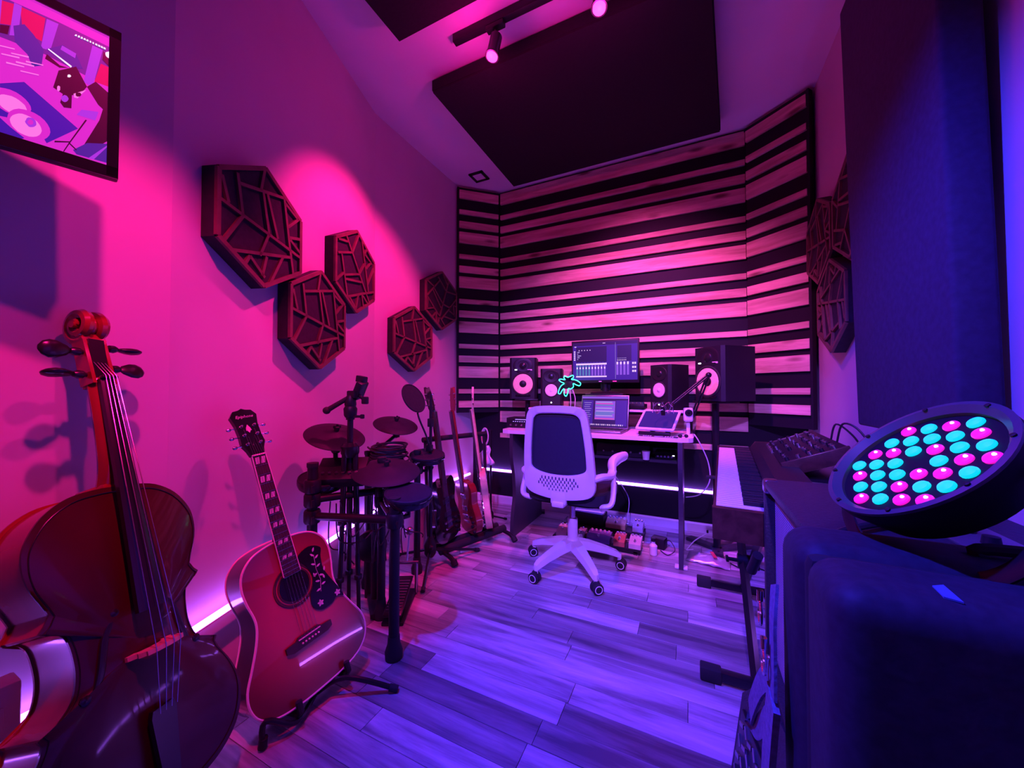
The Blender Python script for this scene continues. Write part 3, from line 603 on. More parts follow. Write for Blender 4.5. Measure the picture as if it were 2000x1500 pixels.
PICT = [
(4, [(-0.1674,0.2915),(-0.0949,0.2945),(-0.0107,0.2925),(-0.0111,0.2054),(-0.0506,0.2054),(-0.1095,0.2144),(-0.1668,0.2114)]),
(5, [(-0.1677,0.2835),(-0.1499,0.2885),(-0.1517,0.2444),(-0.1663,0.2374)]),
(5, [(-0.1427,0.2895),(-0.1104,0.2895),(-0.1144,0.2384),(-0.1267,0.2405),(-0.14,0.2555)]),
(5, [(-0.0311,0.2465),(-0.0115,0.2464),(-0.0164,0.2023),(-0.0402,0.2004)]),
(6, [(-0.1674,0.2896),(-0.1645,0.2905),(-0.1663,0.2394),(-0.1663,0.2354)]),
(6, [(-0.1499,0.2915),(-0.1405,0.2915),(-0.1447,0.2284),(-0.1551,0.2224)]),
(6, [(-0.1085,0.2895),(-0.0927,0.2905),(-0.1032,0.2264),(-0.1156,0.2244)]),
(6, [(-0.0442,0.2785),(-0.0287,0.2785),(-0.0426,0.1863),(-0.056,0.1903)]),
(8, [(-0.1505,0.2445),(-0.1369,0.2575),(-0.1248,0.2444),(-0.1115,0.2224),(-0.1142,0.1883),(-0.1259,0.1783),(-0.1326,0.1994),(-0.1481,0.2134)]),
(3, [(-0.1663,0.2354),(-0.1549,0.2414),(-0.1571,0.2224),(-0.1665,0.2194)]),
(8, [(-0.1083,0.2264),(-0.0744,0.2094),(-0.0576,0.2184),(-0.0675,0.2434),(-0.0862,0.2504),(-0.0979,0.2374)]),
(7, [(-0.1064,0.2274),(-0.1052,0.2294),(-0.0731,0.2134),(-0.0744,0.2094)]),
(6, [(-0.0872,0.2485),(-0.0675,0.2444),(-0.0688,0.2334),(-0.0894,0.2385)]),
(3, [(-0.1098,0.2054),(-0.0902,0.1993),(-0.0785,0.2064),(-0.0899,0.2044),(-0.1076,0.2164)]),
(3, [(-0.0914,0.1923),(-0.0671,0.2164),(-0.0509,0.1823),(-0.0619,0.1573),(-0.0723,0.1513),(-0.0726,0.1223),(-0.0833,0.1182),(-0.0884,0.1262),(-0.0849,0.1462),(-0.0983,0.1523)]),
(2, [(-0.0701,0.1553),(-0.0521,0.1743),(-0.0584,0.1623),(-0.0641,0.1492),(-0.0691,0.1483)]),
(3, [(-0.0587,0.1603),(-0.0597,0.1573),(-0.0609,0.1552),(-0.0628,0.1533),(-0.065,0.1523),(-0.0669,0.1533),(-0.0669,0.1553),(-0.0669,0.1583),(-0.0657,0.1603),(-0.0628,0.1623),(-0.0606,0.1633),(-0.0597,0.1623)]),
(6, [(-0.0777,0.1363),(-0.0798,0.1322),(-0.082,0.1302),(-0.084,0.1302),(-0.0862,0.1312),(-0.0871,0.1352),(-0.0869,0.1393),(-0.0849,0.1422),(-0.0827,0.1453),(-0.0796,0.1453),(-0.0777,0.1432),(-0.0767,0.1402)]),
(2, [(-0.0888,0.1553),(-0.0888,0.1523),(-0.09,0.1492),(-0.0919,0.1483),(-0.0929,0.1503),(-0.0929,0.1533),(-0.0929,0.1563),(-0.0919,0.1593),(-0.0907,0.1603),(-0.0888,0.1593)]),
(7, [(-0.0737,0.1913),(-0.0746,0.1894),(-0.0759,0.1873),(-0.0778,0.1864),(-0.079,0.1863),(-0.079,0.1883),(-0.0788,0.1904),(-0.0778,0.1923),(-0.0756,0.1934),(-0.0746,0.1923)]),
(3, [(-0.0509,0.1823),(-0.0382,0.2013),(-0.0145,0.1883),(-0.0235,0.1443),(-0.0337,0.1523)]),
(3, [(-0.0274,0.2765),(-0.0112,0.2685),(-0.0124,0.2484),(-0.0289,0.2565)]),
(7, [(-0.016,0.2795),(-0.0151,0.2755),(-0.0151,0.2715),(-0.0163,0.2685),(-0.0185,0.2665),(-0.0214,0.2665),(-0.0236,0.2685),(-0.0245,0.2715),(-0.0245,0.2755),(-0.0223,0.2785),(-0.0201,0.2805),(-0.0182,0.2815)]),
(1, [(-0.1653,0.1192),(-0.1359,0.1402),(-0.0629,0.0832),(-0.1055,0.03),(-0.1224,0.0641),(-0.1651,0.0551)]),
(0, [(-0.1275,0.0821),(-0.1297,0.0761),(-0.1338,0.0721),(-0.1392,0.0681),(-0.1452,0.0661),(-0.1515,0.0661),(-0.1578,0.0671),(-0.1639,0.0701),(-0.169,0.0742),(-0.1731,0.0792),(-0.1763,0.0851),(-0.176,0.0912),(-0.176,0.0972),(-0.1738,0.1022),(-0.1697,0.1072),(-0.1653,0.1112),(-0.159,0.1132),(-0.1529,0.1142),(-0.1456,0.1132),(-0.1393,0.1102),(-0.1342,0.1062),(-0.1301,0.1012),(-0.1272,0.0952),(-0.1263,0.0892)]),
(2, [(-0.1326,0.0802),(-0.1338,0.0761),(-0.137,0.0721),(-0.1411,0.0701),(-0.1452,0.0691),(-0.1493,0.0681),(-0.1547,0.0691),(-0.1588,0.0711),(-0.1629,0.0741),(-0.1658,0.0782),(-0.168,0.0821),(-0.1677,0.0862),(-0.1677,0.0902),(-0.1665,0.0942),(-0.1636,0.0981),(-0.1602,0.1002),(-0.1561,0.1012),(-0.151,0.1022),(-0.1459,0.1012),(-0.1418,0.0992),(-0.1377,0.0961),(-0.1345,0.0932),(-0.1326,0.0881),(-0.1316,0.0841)]),
(0, [(-0.1021,0.0481),(-0.1052,0.0411),(-0.1096,0.035),(-0.1157,0.0301),(-0.122,0.0281),(-0.1293,0.0271),(-0.1365,0.0291),(-0.1429,0.032),(-0.1489,0.0371),(-0.153,0.0431),(-0.155,0.0501),(-0.1559,0.0571),(-0.1547,0.0651),(-0.1525,0.0711),(-0.1481,0.0772),(-0.1421,0.0821),(-0.1357,0.0841),(-0.1285,0.0851),(-0.1221,0.0842),(-0.1149,0.0812),(-0.1088,0.0761),(-0.1047,0.0701),(-0.1018,0.0631),(-0.1008,0.0551)]),
(2, [(-0.1135,0.0461),(-0.1157,0.0411),(-0.1188,0.0371),(-0.123,0.0341),(-0.1283,0.032),(-0.1334,0.0321),(-0.1385,0.0331),(-0.1429,0.035),(-0.1467,0.0391),(-0.1499,0.0431),(-0.1518,0.0481),(-0.1528,0.0541),(-0.1518,0.0591),(-0.1496,0.0641),(-0.1464,0.0681),(-0.1421,0.0721),(-0.1379,0.0741),(-0.1328,0.0741),(-0.1275,0.0731),(-0.1224,0.0711),(-0.1183,0.0681),(-0.1151,0.0631),(-0.1132,0.0581),(-0.1122,0.0521)]),
(6, [(-0.1195,0.0601),(-0.1217,0.0561),(-0.1236,0.0541),(-0.1268,0.0521),(-0.129,0.0521),(-0.1309,0.0541),(-0.1331,0.0571),(-0.1341,0.0601),(-0.1328,0.0641),(-0.1319,0.0681),(-0.1297,0.0711),(-0.1265,0.0721),(-0.1234,0.0721),(-0.1214,0.0701),(-0.1202,0.0682),(-0.1195,0.0641)]),
(0, [(-0.1236,0.0611),(-0.1246,0.0591),(-0.1268,0.0571),(-0.1278,0.0571),(-0.13,0.0581),(-0.1309,0.0611),(-0.1297,0.0641),(-0.1287,0.0661),(-0.1275,0.0682),(-0.1256,0.0681),(-0.1236,0.0661),(-0.1236,0.0641)]),
(6, [(-0.0646,0.1132),(-0.058,0.1272),(-0.033,0.1362),(-0.0374,0.1152)]),
(3, [(-0.0104,0.1873),(-0.0144,0.0771),(-0.0322,0.0591),(-0.053,0.0531),(-0.0314,0.1182)]),
(8, [(-0.0691,0.033),(-0.0489,0.0581),(-0.0154,0.0711),(-0.0162,0.028),(-0.064,0.026)]),
(6, [(-0.0463,0.026),(-0.0176,0.0671),(-0.0176,0.0631),(-0.0381,0.027)]),
(1, [(-0.1654,0.0521),(-0.1521,0.0391),(-0.1346,0.026),(-0.1397,0.0211),(-0.1647,0.0191)]),
(3, [(-0.0522,0.1082),(-0.0751,0.0461),(-0.0739,0.0451),(-0.05,0.1082)]),
(3, [(-0.0751,0.0461),(-0.0827,0.024),(-0.0817,0.023),(-0.0739,0.0451)]),
(3, [(-0.0751,0.0441),(-0.0647,0.0341),(-0.0637,0.0361),(-0.0739,0.0461)]),
(3, [(-0.0951,0.037),(-0.0739,0.0471),(-0.0739,0.0491),(-0.0948,0.0401)]),
(7, [(-0.0689,0.2845),(-0.067,0.2855),(-0.067,0.2825),(-0.0701,0.2815)]),
(7, [(-0.0648,0.2855),(-0.0626,0.2855),(-0.0629,0.2825),(-0.0657,0.2815)]),
(7, [(-0.0607,0.2855),(-0.0585,0.2855),(-0.0587,0.2825),(-0.0616,0.2815)]),
(7, [(-0.0565,0.2855),(-0.0543,0.2855),(-0.0543,0.2825),(-0.0575,0.2825)]),
(7, [(-0.0524,0.2855),(-0.0502,0.2855),(-0.0502,0.2825),(-0.0534,0.2825)]),
(7, [(-0.0483,0.2855),(-0.0461,0.2855),(-0.0461,0.2825),(-0.0483,0.2825)]),
(7, [(-0.0442,0.2855),(-0.042,0.2855),(-0.042,0.2825),(-0.0442,0.2825)]),
(7, [(-0.0398,0.2855),(-0.0369,0.2855),(-0.0369,0.2825),(-0.0401,0.2825)]),
(7, [(-0.0357,0.2855),(-0.0325,0.2855),(-0.0328,0.2825),(-0.0357,0.2825)]),
(7, [(-0.0315,0.2855),(-0.0284,0.2855),(-0.0284,0.2825),(-0.0315,0.2825)]),
(7, [(-0.0274,0.2855),(-0.0243,0.2855),(-0.0243,0.2825),(-0.0274,0.2825)]),
(2, [(-0.1693,0.1933),(-0.1484,0.1993),(-0.1484,0.1983),(-0.1693,0.1923)]),
(2, [(-0.1642,0.1793),(-0.1424,0.1863),(-0.1424,0.1843),(-0.1642,0.1783)]),
(2, [(-0.1582,0.1663),(-0.1363,0.1713),(-0.1363,0.1703),(-0.1582,0.1643)]),
(2, [(-0.1525,0.1884),(-0.1307,0.1954),(-0.1307,0.1934),(-0.1525,0.1874)]),
(2, [(-0.1465,0.1753),(-0.1237,0.1813),(-0.1237,0.1793),(-0.1465,0.1733)]),
(2, [(-0.1407,0.1603),(-0.1176,0.1663),(-0.1176,0.1653),(-0.1407,0.1593)]),
(2, [(-0.1341,0.1843),(-0.112,0.1904),(-0.112,0.1894),(-0.1341,0.1823)]),
]
g = G(); w0, h0 = TW - 2 * b_, TH - 2 * b_
g.mat(0).prism([(-b_ - w0, b_ * 1.1), (-b_, b_ * 1.1), (-b_, b_ + h0), (-b_ - w0, b_ + h0)], -.0005, .0005)
for i_, (k, P) in enumerate(PICT):
    P = [(max(-b_ - w0, min(-b_, x)), max(b_ * 1.1, min(b_ + h0, y))) for x, y in P]
    g.mat(k).prism(P, .0004, .0006 + i_ * .00004)
g.build('picture', pic, TE, smooth=0)
G().box((-.3, .13, -.06), (.12, .12, .05)).bar((-.3, .13, -.08), (-.33, .05, -.145), .03, .02).bar((-.22, .03, -.05), (-.33, .05, -.145), .02, .012).bar((-.38, .03, -.05), (-.33, .05, -.145), .02, .012).build('wall_bracket', M['blackmetal'], TE, smooth=0)
# switched box low on the wall at the left edge
e = empty('wall_socket_box', 'small white box on the wall at the left edge beside the cello', 'box', (-1.425, .235, .30))
G().box((.03, 0, .06), (.06, .10, .12), bev=.006).build('cover', M['white'], e); G().box((.062, .0, .05), (.006, .05, .05), bev=.002).build('socket', M['whitegloss'], e)
# ------------------------------------------------------------------ electronic drum kit
DK = empty('electronic_drum_kit', 'black electronic drum kit on a tube rack by the left wall', 'drum kit', (-1.3, 1.3, 0))
do = Vector((-1.3, 1.3, 0))
def dl(p): return tuple(Vector(p) - do)
for x, y, h, r in ((-1.475, 1.075, .74, .021), (-1.080, 1.150, .62, .021), (-1.325, 1.325, .735, .019), (-1.60, 1.50, .72, .019), (-1.46, 1.74, .70, .019)):
    l = G().cyl(dl((x, y, .02)), dl((x, y, h)), r).build('rack_leg', M['black'], DK)
    G().lathe([(r + .012, 0), (r + .014, .03), (r + .004, .06), (r + .002, .09)], 16, Matrix.Translation(dl((x, y, 0)))).build('rubber_foot', M['rubber'], l)
    G().lathe([(r + .001, 0), (r + .003, .004), (r + .003, .02), (0, .022)], 16, Matrix.Translation(dl((x, y, h)))).build('end_cap', M['rubber'], l)
for a, b in (((-1.475, 1.075, .53), (-1.080, 1.150, .55)), ((-1.475, 1.075, .60), (-1.325, 1.325, .60)), ((-1.325, 1.325, .55), (-1.08, 1.15, .55)), ((-1.475, 1.075, .66), (-1.60, 1.50, .66)), ((-1.60, 1.5, .62), (-1.46, 1.74, .62)), ((-1.46, 1.74, .60), (-1.325, 1.325, .58))):
    G().cyl(dl(a), dl(b), .017).build('crossbar', M['blackmetal'], DK)
for p in ((-1.475, 1.075, .53), (-1.475, 1.075, .60), (-1.475, 1.075, .66), (-1.08, 1.15, .55), (-1.325, 1.325, .60), (-1.325, 1.325, .55), (-1.6, 1.5, .64), (-1.46, 1.74, .61)):
    q = Vector(dl(p)); g = G().lathe([(.03, -.028), (.034, -.02), (.034, .02), (.03, .028)], 14, Matrix.Translation(q)); g.cyl(q + Vector((.03, -.02, 0)), q + Vector((.05, -.035, 0)), .006).box(q + Vector((.055, -.038, 0)), (.008, .012, .03)); g.build('clamp', M['black'], DK)
def cymbal(c, r, tilt, stem_from, name='cymbal_pad'):
    Mx = Matrix.Translation(dl(c)) @ Vector(tilt).to_track_quat('Z', 'Y').to_matrix().to_4x4()
    o = G().lathe([(0, .022), (.018, .022), (.035, .014), (r * .6, .006), (r * .97, -.004), (r, -.008), (r * .98, -.012), (r * .6, -.003), (0, .006)], 44, Mx).build(name, M['pad'], DK, smooth=40)
    G().lathe([(.009, .02), (.012, .03), (.012, .045), (.005, .048), (.005, .056), (0, .057)], 12, Mx).box((0, 0, .044), (.036, .008, .014), Mx, bev=.003).build('wing_nut', M['rubber'], o)
    b = Vector(dl(c)) + Vector((0, 0, -.01)); s = Vector(dl(stem_from)); m = Vector((b.x, b.y, b.z - .06))
    G().tube([tuple(b), tuple(m), tuple(s)], [.008, .011, .012], 10).sph(m, .020, 12).box(m + Vector((.02, -.012, 0)), (.03, .02, .022), bev=.003).build('cymbal_arm', M['black'], DK)
cymbal((-1.515, 1.22, .862), .135, (.38, -.11, .93), (-1.54, 1.25, .60))
cymbal((-1.675, 1.79, .862), .137, (.32, -.14, .94), (-1.60, 1.5, .70))
cymbal((-1.26, 1.288, .707), .150, (.17, -.15, .97), (-1.325, 1.325, .60))
def pad(c, r, tilt, fr):
    Mx = Matrix.Translation(dl(c)) @ Vector(tilt).to_track_quat('Z', 'Y').to_matrix().to_4x4()
    o = G().lathe([(0, -.03), (r * .75, -.03), (r * .95, -.018), (r, -.004), (r, .012), (r * .96, .018)], 40, Mx).build('drum_pad', M['blackgloss'], DK)
    G().lathe([(r * .985, .012), (r * .975, .021), (r * .93, .023), (r * .9, .020), (0, .021)], 40, Mx).build('playing_surface', M['pad'], o)
    G().tube([tuple(Vector(dl(c)) + Vector((0, 0, -.03))), tuple(Vector(dl(c)) + Vector((0, 0, -.08))), dl(fr)], .011, 10).build('pad_arm', M['black'], DK)
pad((-1.075, 1.225, .625), .10, (.14, -.12, .98), (-1.08, 1.15, .55))
pad((-1.42, 1.78, .675), .105, (.12, -.12, .98), (-1.46, 1.74, .6))
pad((-1.53, 1.55, .668), .105, (.10, -.12, .98), (-1.60, 1.5, .6))
pad((-1.53, 1.16, .655), .10, (.2, -.1, .97), (-1.475, 1.075, .60))
# sound module
mo = G().box((0, 0, 0), (.21, .15, .05), Matrix.Translation(dl((-1.44, 1.20, .70))) @ Euler((R(30), 0, R(35))).to_matrix().to_4x4(), bev=.006).build('sound_module', M['black'], DK)
g = G()
for i in range(6): g.cyl((-.07 + .028 * i, -.04, .025), (-.07 + .028 * i, -.04, .034), .007, M=Matrix.Translation(dl((-1.44, 1.20, .70))) @ Euler((R(30), 0, R(35))).to_matrix().to_4x4())
g.build('button', M['steel'], mo)
# kick tower and pads' cables
kt = G().cyl(dl((-1.44, 1.40, .0)), dl((-1.44, 1.40, .42)), .02).cyl(dl((-1.52, 1.43, .0)), dl((-1.52, 1.43, .42)), .018).lathe([(.06, 0), (.075, .01), (.075, .04), (.06, .05)], 24, Matrix.Translation(dl((-1.45, 1.39, .30))) @ Euler((R(90), 0, R(30))).to_matrix().to_4x4()).bar(dl((-1.48, 1.42, .02)), dl((-1.33, 1.30, .02)), .05, .02)
kt.build('kick_tower', M['black'], DK)
rc = random.Random(3)
for i in range(11):
    x0 = rc.uniform(-1.56, -1.3); y0 = rc.uniform(1.1, 1.45); x1 = x0 + rc.uniform(-.12, .16); y1 = y0 + rc.uniform(-.1, .15)
    P = [dl((x0, y0, rc.uniform(.55, .66))), dl(((x0 + x1) / 2 + rc.uniform(-.06, .06), (y0 + y1) / 2, rc.uniform(.22, .45))), dl((x1, y1, rc.uniform(.3, .55))), dl((x1 + rc.uniform(-.05, .05), y1 + .05, rc.uniform(.1, .5)))]
    G().tube(bez(P, 7), .003, 6).build('cable', M['cable'], DK)
# pedals on the floor
def pedal(loc, rz, label):
    e = empty('drum_pedal', label, 'drum pedal', loc, rz)
    G().box((0, 0, .008), (.10, .30, .016), bev=.004).build('base_plate', M['blackmetal'], e)
    fp = G().box((0, -.02, .065), (.085, .25, .012), Matrix.Translation((0, 0, .02)) @ Matrix.Rotation(R(14), 4, 'X'), bev=.004).build('footboard', M['blackmetal'], e)
    g = G()
    for i in range(11): g.box((0, -.115 + i * .018, .0735), (.07, .006, .003), Matrix.Translation((0, 0, .02)) @ Matrix.Rotation(R(14), 4, 'X'))
    g.build('tread', M['steel'], fp, smooth=0)
    for s in (-1, 1): G().cyl((s * .05, .12, .01), (s * .05, .12, .17), .009).build('post', M['steel'], e)
    G().cyl((-.06, .12, .165), (.06, .12, .165), .008).cyl((0, .12, .165), (0, .17, .30), .005).sph((0, .175, .31), .022).build('beater', M['steel'], e)
pedal((-1.30, 1.43, 0), R(28), 'black drum pedal with ridged footboard on the floor under the kit')
# coiled cable on the rear pad
e = empty('cable_coil', 'thick coil of black cable lying on the rear drum pad', 'cable', (-1.50, 1.555, .69))
g = G()
for k in range(9):
    r = .088 + rc.uniform(-.012, .018); z = .012 + k * .0085; cx, cy = rc.uniform(-.008, .008), rc.uniform(-.008, .008); tl = rc.uniform(-.12, .12)
    g.tube([(cx + r * math.cos(a), cy + r * math.sin(a), z + tl * r * math.cos(a + k)) for a in [2 * PI * i / 36 for i in range(36)]], .0052, 7, True)
g.build('loops', M['cable'], e)
G().tube(bez([(.09, 0, .03), (.0, -.10, .06), (-.11, -.05, .07), (-.13, .0, .05), (-.10, .03, .07)], 8), .005, 7).cyl((-.10, .03, .07), (-.14, .05, .075), .009).build('loose_end', M['cable'], e)

# ------------------------------------------------------------------ camera tripod
TP = empty('camera_tripod', 'folded black photo tripod with pan handle standing before the drum kit', 'tripod', (-1.40, 1.205, 0))
for k in range(3):
    a = R(120 * k + 20); t = Vector((.025 * math.cos(a), .025 * math.sin(a), .80)); b = Vector((.05 * math.cos(a), .05 * math.sin(a), .01))
    l = G().cyl(t, t.lerp(b, .4), .0125).cyl(t.lerp(b, .38), t.lerp(b, .72), .0105).cyl(t.lerp(b, .7), b, .0085).box(t.lerp(b, .4), (.03, .03, .028), bev=.004).box(t.lerp(b, .72), (.026, .026, .025), bev=.004).build('leg', M['blackmetal'], TP)
    G().sph(b, .013, 10).build('rubber_foot', M['rubber'], l)
G().lathe([(.03, .77), (.04, .79), (.04, .82), (.026, .835)], 18).cyl((0, 0, .5), (0, 0, .95), .013).cyl((0, 0, .94), (0, 0, .97), .019).build('centre_column', M['blackmetal'], TP)
G().lathe([(.022, .95), (.028, .96), (.03, .99), (.024, 1.0)], 18).cyl((.02, 0, .955), (.055, .012, .955), .006).box((.06, .014, .955), (.02, .012, .02), bev=.004).build('collar', M['black'], TP)
hdp = G().lathe([(.022, .995), (.026, 1.01), (.022, 1.04), (.016, 1.05)], 16).box((.008, .008, 1.055), (.05, .035, .035), Euler((0, R(-28), 0)).to_matrix().to_4x4() if 0 else None, bev=.006).build('pan_head', M['black'], TP)
G().cyl((.01, 0, 1.05), (-.075, -.06, .985), .0095, .012).sph((-.078, -.062, .983), .017).build('pan_handle', M['rubber'], TP)
G().box((0, 0, 0), (.032, .06, .085), Matrix.Translation((.025, .03, 1.075)) @ Euler((R(12), R(28), R(20))).to_matrix().to_4x4(), bev=.005).box((0, 0, 0), (.05, .028, .03), Matrix.Translation((.03, .036, 1.125)) @ Euler((0, R(10), 0)).to_matrix().to_4x4(), bev=.004).cyl((.03, .02, 1.05), (.065, .02, 1.03), .007).box((.07, .02, 1.028), (.03, .02, .034), bev=.005).build('quick_release', M['black'], TP)

# ------------------------------------------------------------------ microphone stand with pop filter
MS = empty('microphone_stand', 'black microphone stand with tripod base and round pop filter', 'microphone stand', (-1.41, 1.80, 0))
G().cyl((0, 0, .10), (0, 0, .62), .0125).cyl((0, 0, .60), (0, 0, 1.05), .009).build('pole', M['blackmetal'], MS)
G().lathe([(.02, .08), (.034, .10), (.036, .15), (.02, .19), (.0145, .20)], 18).cyl((.02, -.02, .16), (.045, -.045, .16), .008).sph((.05, -.05, .16), .014).build('hub', M['black'], MS)
for P in ((.13, -.227), (.13, .345), (-.30, .05)):
    d = Vector((P[0], P[1], 0)); l = G().tube([(d.x * .05, d.y * .05, .12), (d.x * .95, d.y * .95, .02)], .0085, 10).build('leg', M['blackmetal'], MS)
    G().cyl((d.x * .92, d.y * .92, .022), (d.x, d.y, .013), .012).build('rubber_foot', M['rubber'], l)
G().lathe([(.014, .60), (.019, .61), (.019, .65), (.014, .66)], 14).cyl((0, 0, .63), (.04, 0, .63), .007).box((0, 0, .88), (.03, .03, .05), bev=.004).build('clutch', M['black'], MS)
pc = Vector((-.007, -.145, .235 + .795)); pn = Vector((.86, .02, .42)).normalized(); A = Matrix.Translation(pc) @ pn.to_track_quat('Z', 'Y').to_matrix().to_4x4()
G().tube(bez([(0, -.015, .73), (.01, -.05, .80), (.0, -.10, .90), tuple(pc + Vector((.02, .01, -.085)))], 6), .0055, 8).box((0, -.012, .73), (.035, .03, .04), bev=.004).build('gooseneck', M['blackmetal'], MS)
G().tube([(A @ Vector((.085 * math.cos(2 * PI * i / 40), .085 * math.sin(2 * PI * i / 40), 0))) for i in range(40)], .005, 8, True).lathe([(0, -.002), (.083, -.002), (.083, .002), (0, .002)], 40, A).build('pop_filter', M['absorb'], MS)

# ------------------------------------------------------------------ white bin
e = empty('waste_bin', 'white bin with a crinkled liner standing behind the drum pads', 'bin', (-1.72, 2.02, 0))
G().lathe([(.085, 0), (.10, .33), (.104, .34), (.096, .34), (.084, .02), (0, .018)], 36).build('bucket', M['white'], e)
g = G(); vs = []; fs = []; n = 60
for k, (rb, zb) in enumerate(((.1005, .27), (.106, .31), (.108, .345), (.100, .352), (.094, .33))):
    for i in range(n):
        w = 1 + .025 * math.sin(i * 1.9 + k) + .018 * math.sin(i * .7 + 2 * k); vs.append((rb * w * math.cos(2 * PI * i / n), rb * w * math.sin(2 * PI * i / n), zb + .008 * math.sin(i * 1.1 + k)))
for k in range(4):
    for i in range(n): fs.append((k * n + i, k * n + (i + 1) % n, (k + 1) * n + (i + 1) % n, (k + 1) * n + i))
g.add(vs, fs).build('liner', M['whitegloss'], e)

# ------------------------------------------------------------------ guitar rack and electric guitars
RK = empty('guitar_rack', 'black multi-guitar rack with padded neck rail near the back corner', 'guitar rack', (-1.43, 2.22, 0))
ro = Vector((-1.43, 2.22, 0)); ax = Vector((.33, .94, 0)).normalized()
def rl(s, d, z): return tuple(ax * s + Vector((.94, -.33, 0)) * d + Vector((0, 0, z)))
for s in (-.26, .26):
    l = G().tube(bez([rl(s, -.06, .014), rl(s, -.04, .05), rl(s, .10, .05), rl(s, .19, .04), rl(s, .23, .012)], 5), .014, 10).build('foot', M['black'], RK)
    G().tube([rl(s, -.06, .05), rl(s, -.09, .40), rl(s, -.11, .74)], .012, 10).build('upright', M['black'], RK)
    G().cyl(rl(s, .215, .03), rl(s, .235, .008), .02).build('rubber_foot', M['rubber'], l)
G().cyl(rl(-.28, -.11, .74), rl(.28, -.11, .74), .018).build('neck_rail', M['rubber'], RK)
G().cyl(rl(-.28, .10, .06), rl(.28, .10, .06), .026).cyl(rl(-.28, .02, .06), rl(.28, .02, .06), .022).build('body_rail', M['rubber'], RK)
def egtr(label, base, y, z, col, neckcol, hcol, style):
    y = Vector(y).normalized(); z = Vector(z); z = (z - y * z.dot(y)).normalized(); x = y.cross(z)
    e = empty('electric_guitar', label, 'guitar', M=frm(x, y, z, base), group='guitars in the rack')
    hf = spl([(0, .40), (.05, .385), (.10, .40), (.13, .37), (.135, .31), (.115, .25), (.118, .21), (.145, .15), (.155, .09), (.135, .035), (.08, .005), (0, 0)], 3) if style else spl([(0, .36), (.06, .345), (.11, .335), (.135, .29), (.125, .24), (.12, .20), (.145, .14), (.15, .08), (.125, .03), (.07, .003), (0, 0)], 3)
    o = mirror(hf); edge = col[1]
    G().prism(o, -.022, .020).build('body', edge, e, smooth=50)
    plate(G(), o, .18, .006, .018, .003).build('top', col[0], e, smooth=50)
    plate(G(), o, .18, .003, -.021, -.003).build('back', edge, e, smooth=50)
    G().prism([(-.027, .28), (.027, .28), (.0215, .84), (-.0215, .84)], .02, .028).build('fingerboard', M['rosewood'], e, smooth=0)
    G().tube([(0, .34, .012), (0, .6, .012), (0, .85, .012)], .02, 10, sq=.7).build('neck', neckcol, e)
    h = G().prism([(-.021, .84), (-.03, .87), (-.035, .96), (-.022, 1.01), (0, 1.0), (.022, 1.01), (.035, .96), (.03, .87), (.021, .84)], .0, .014, Matrix.Translation((0, .84, 0)) @ Matrix.Rotation(R(-8), 4, 'X') @ Matrix.Translation((0, -.84, 0))).build('headstock', hcol, e, smooth=0)
    for s in (-1, 1):
        for k in range(3): G().cyl((s * .03, .885 + k * .038, -.002), (s * .045, .885 + k * .038, -.002), .003).sph((s * .05, .885 + k * .038, -.002), .008, 8, sc=(1, .8, .6)).build('tuner', M['chrome'], h)
    for k, yy in enumerate((.25, .17)): G().box((0, yy, .024), (.08, .032, .012), bev=.003).build('pickup', M['chrome'] if style == 0 else M['black'], e)
    G().box((0, .12, .026), (.09, .014, .012), bev=.002).box((0, .08, .025), (.085, .012, .01), bev=.002).build('bridge', M['chrome'], e)
    for k in range(4): G().lathe([(.011, .02), (.0105, .034), (0, .035)], 12, Matrix.Translation((.09 + .018 * (k % 2), .10 - .03 * k + .02, 0))).build('knob', M['black'], e)
    for k in range(6): G().cyl(((k - 2.5) * .009, .085, .034), ((k - 2.5) * .0065, .85, .031), .0006, n=5).build('string', M['string'], e)
M['cherry'] = mat('cherry_gloss', (.20, .015, .015), .15, coat=.8)
M['gblack'] = mat('black_gloss_finish', (.01, .009, .012), .1, coat=.8)
M['cherry2'] = mat('amber_neck', (.22, .03, .03), .3)
gz = (.94, -.33, 0)
egtr('dark electric guitar leaning leftmost in the rack', tuple(ro + Vector(rl(-.20, .07, .10))), (-.145, -.02, .99), (1, .08, .1), (M['gblack'], M['gblack']), M['gblack'], M['gblack'], 1)
egtr('cherry red electric guitar standing edge-on in the middle of the rack', tuple(ro + Vector(rl(.0, .07, .10))), (-.16, -.03, .985), (-.55, -.83, 0), (M['cherry'], M['cherry']), M['cherry'], M['cherry2'], 0)
egtr('black-faced electric guitar with pale edges and maple neck in the rack', tuple(ro + Vector(rl(.16, .07, .10))), (-.14, -.03, .985), (-.85, -.50, 0), (M['gblack'], M['maple']), M['maple'], M['maple'], 1)
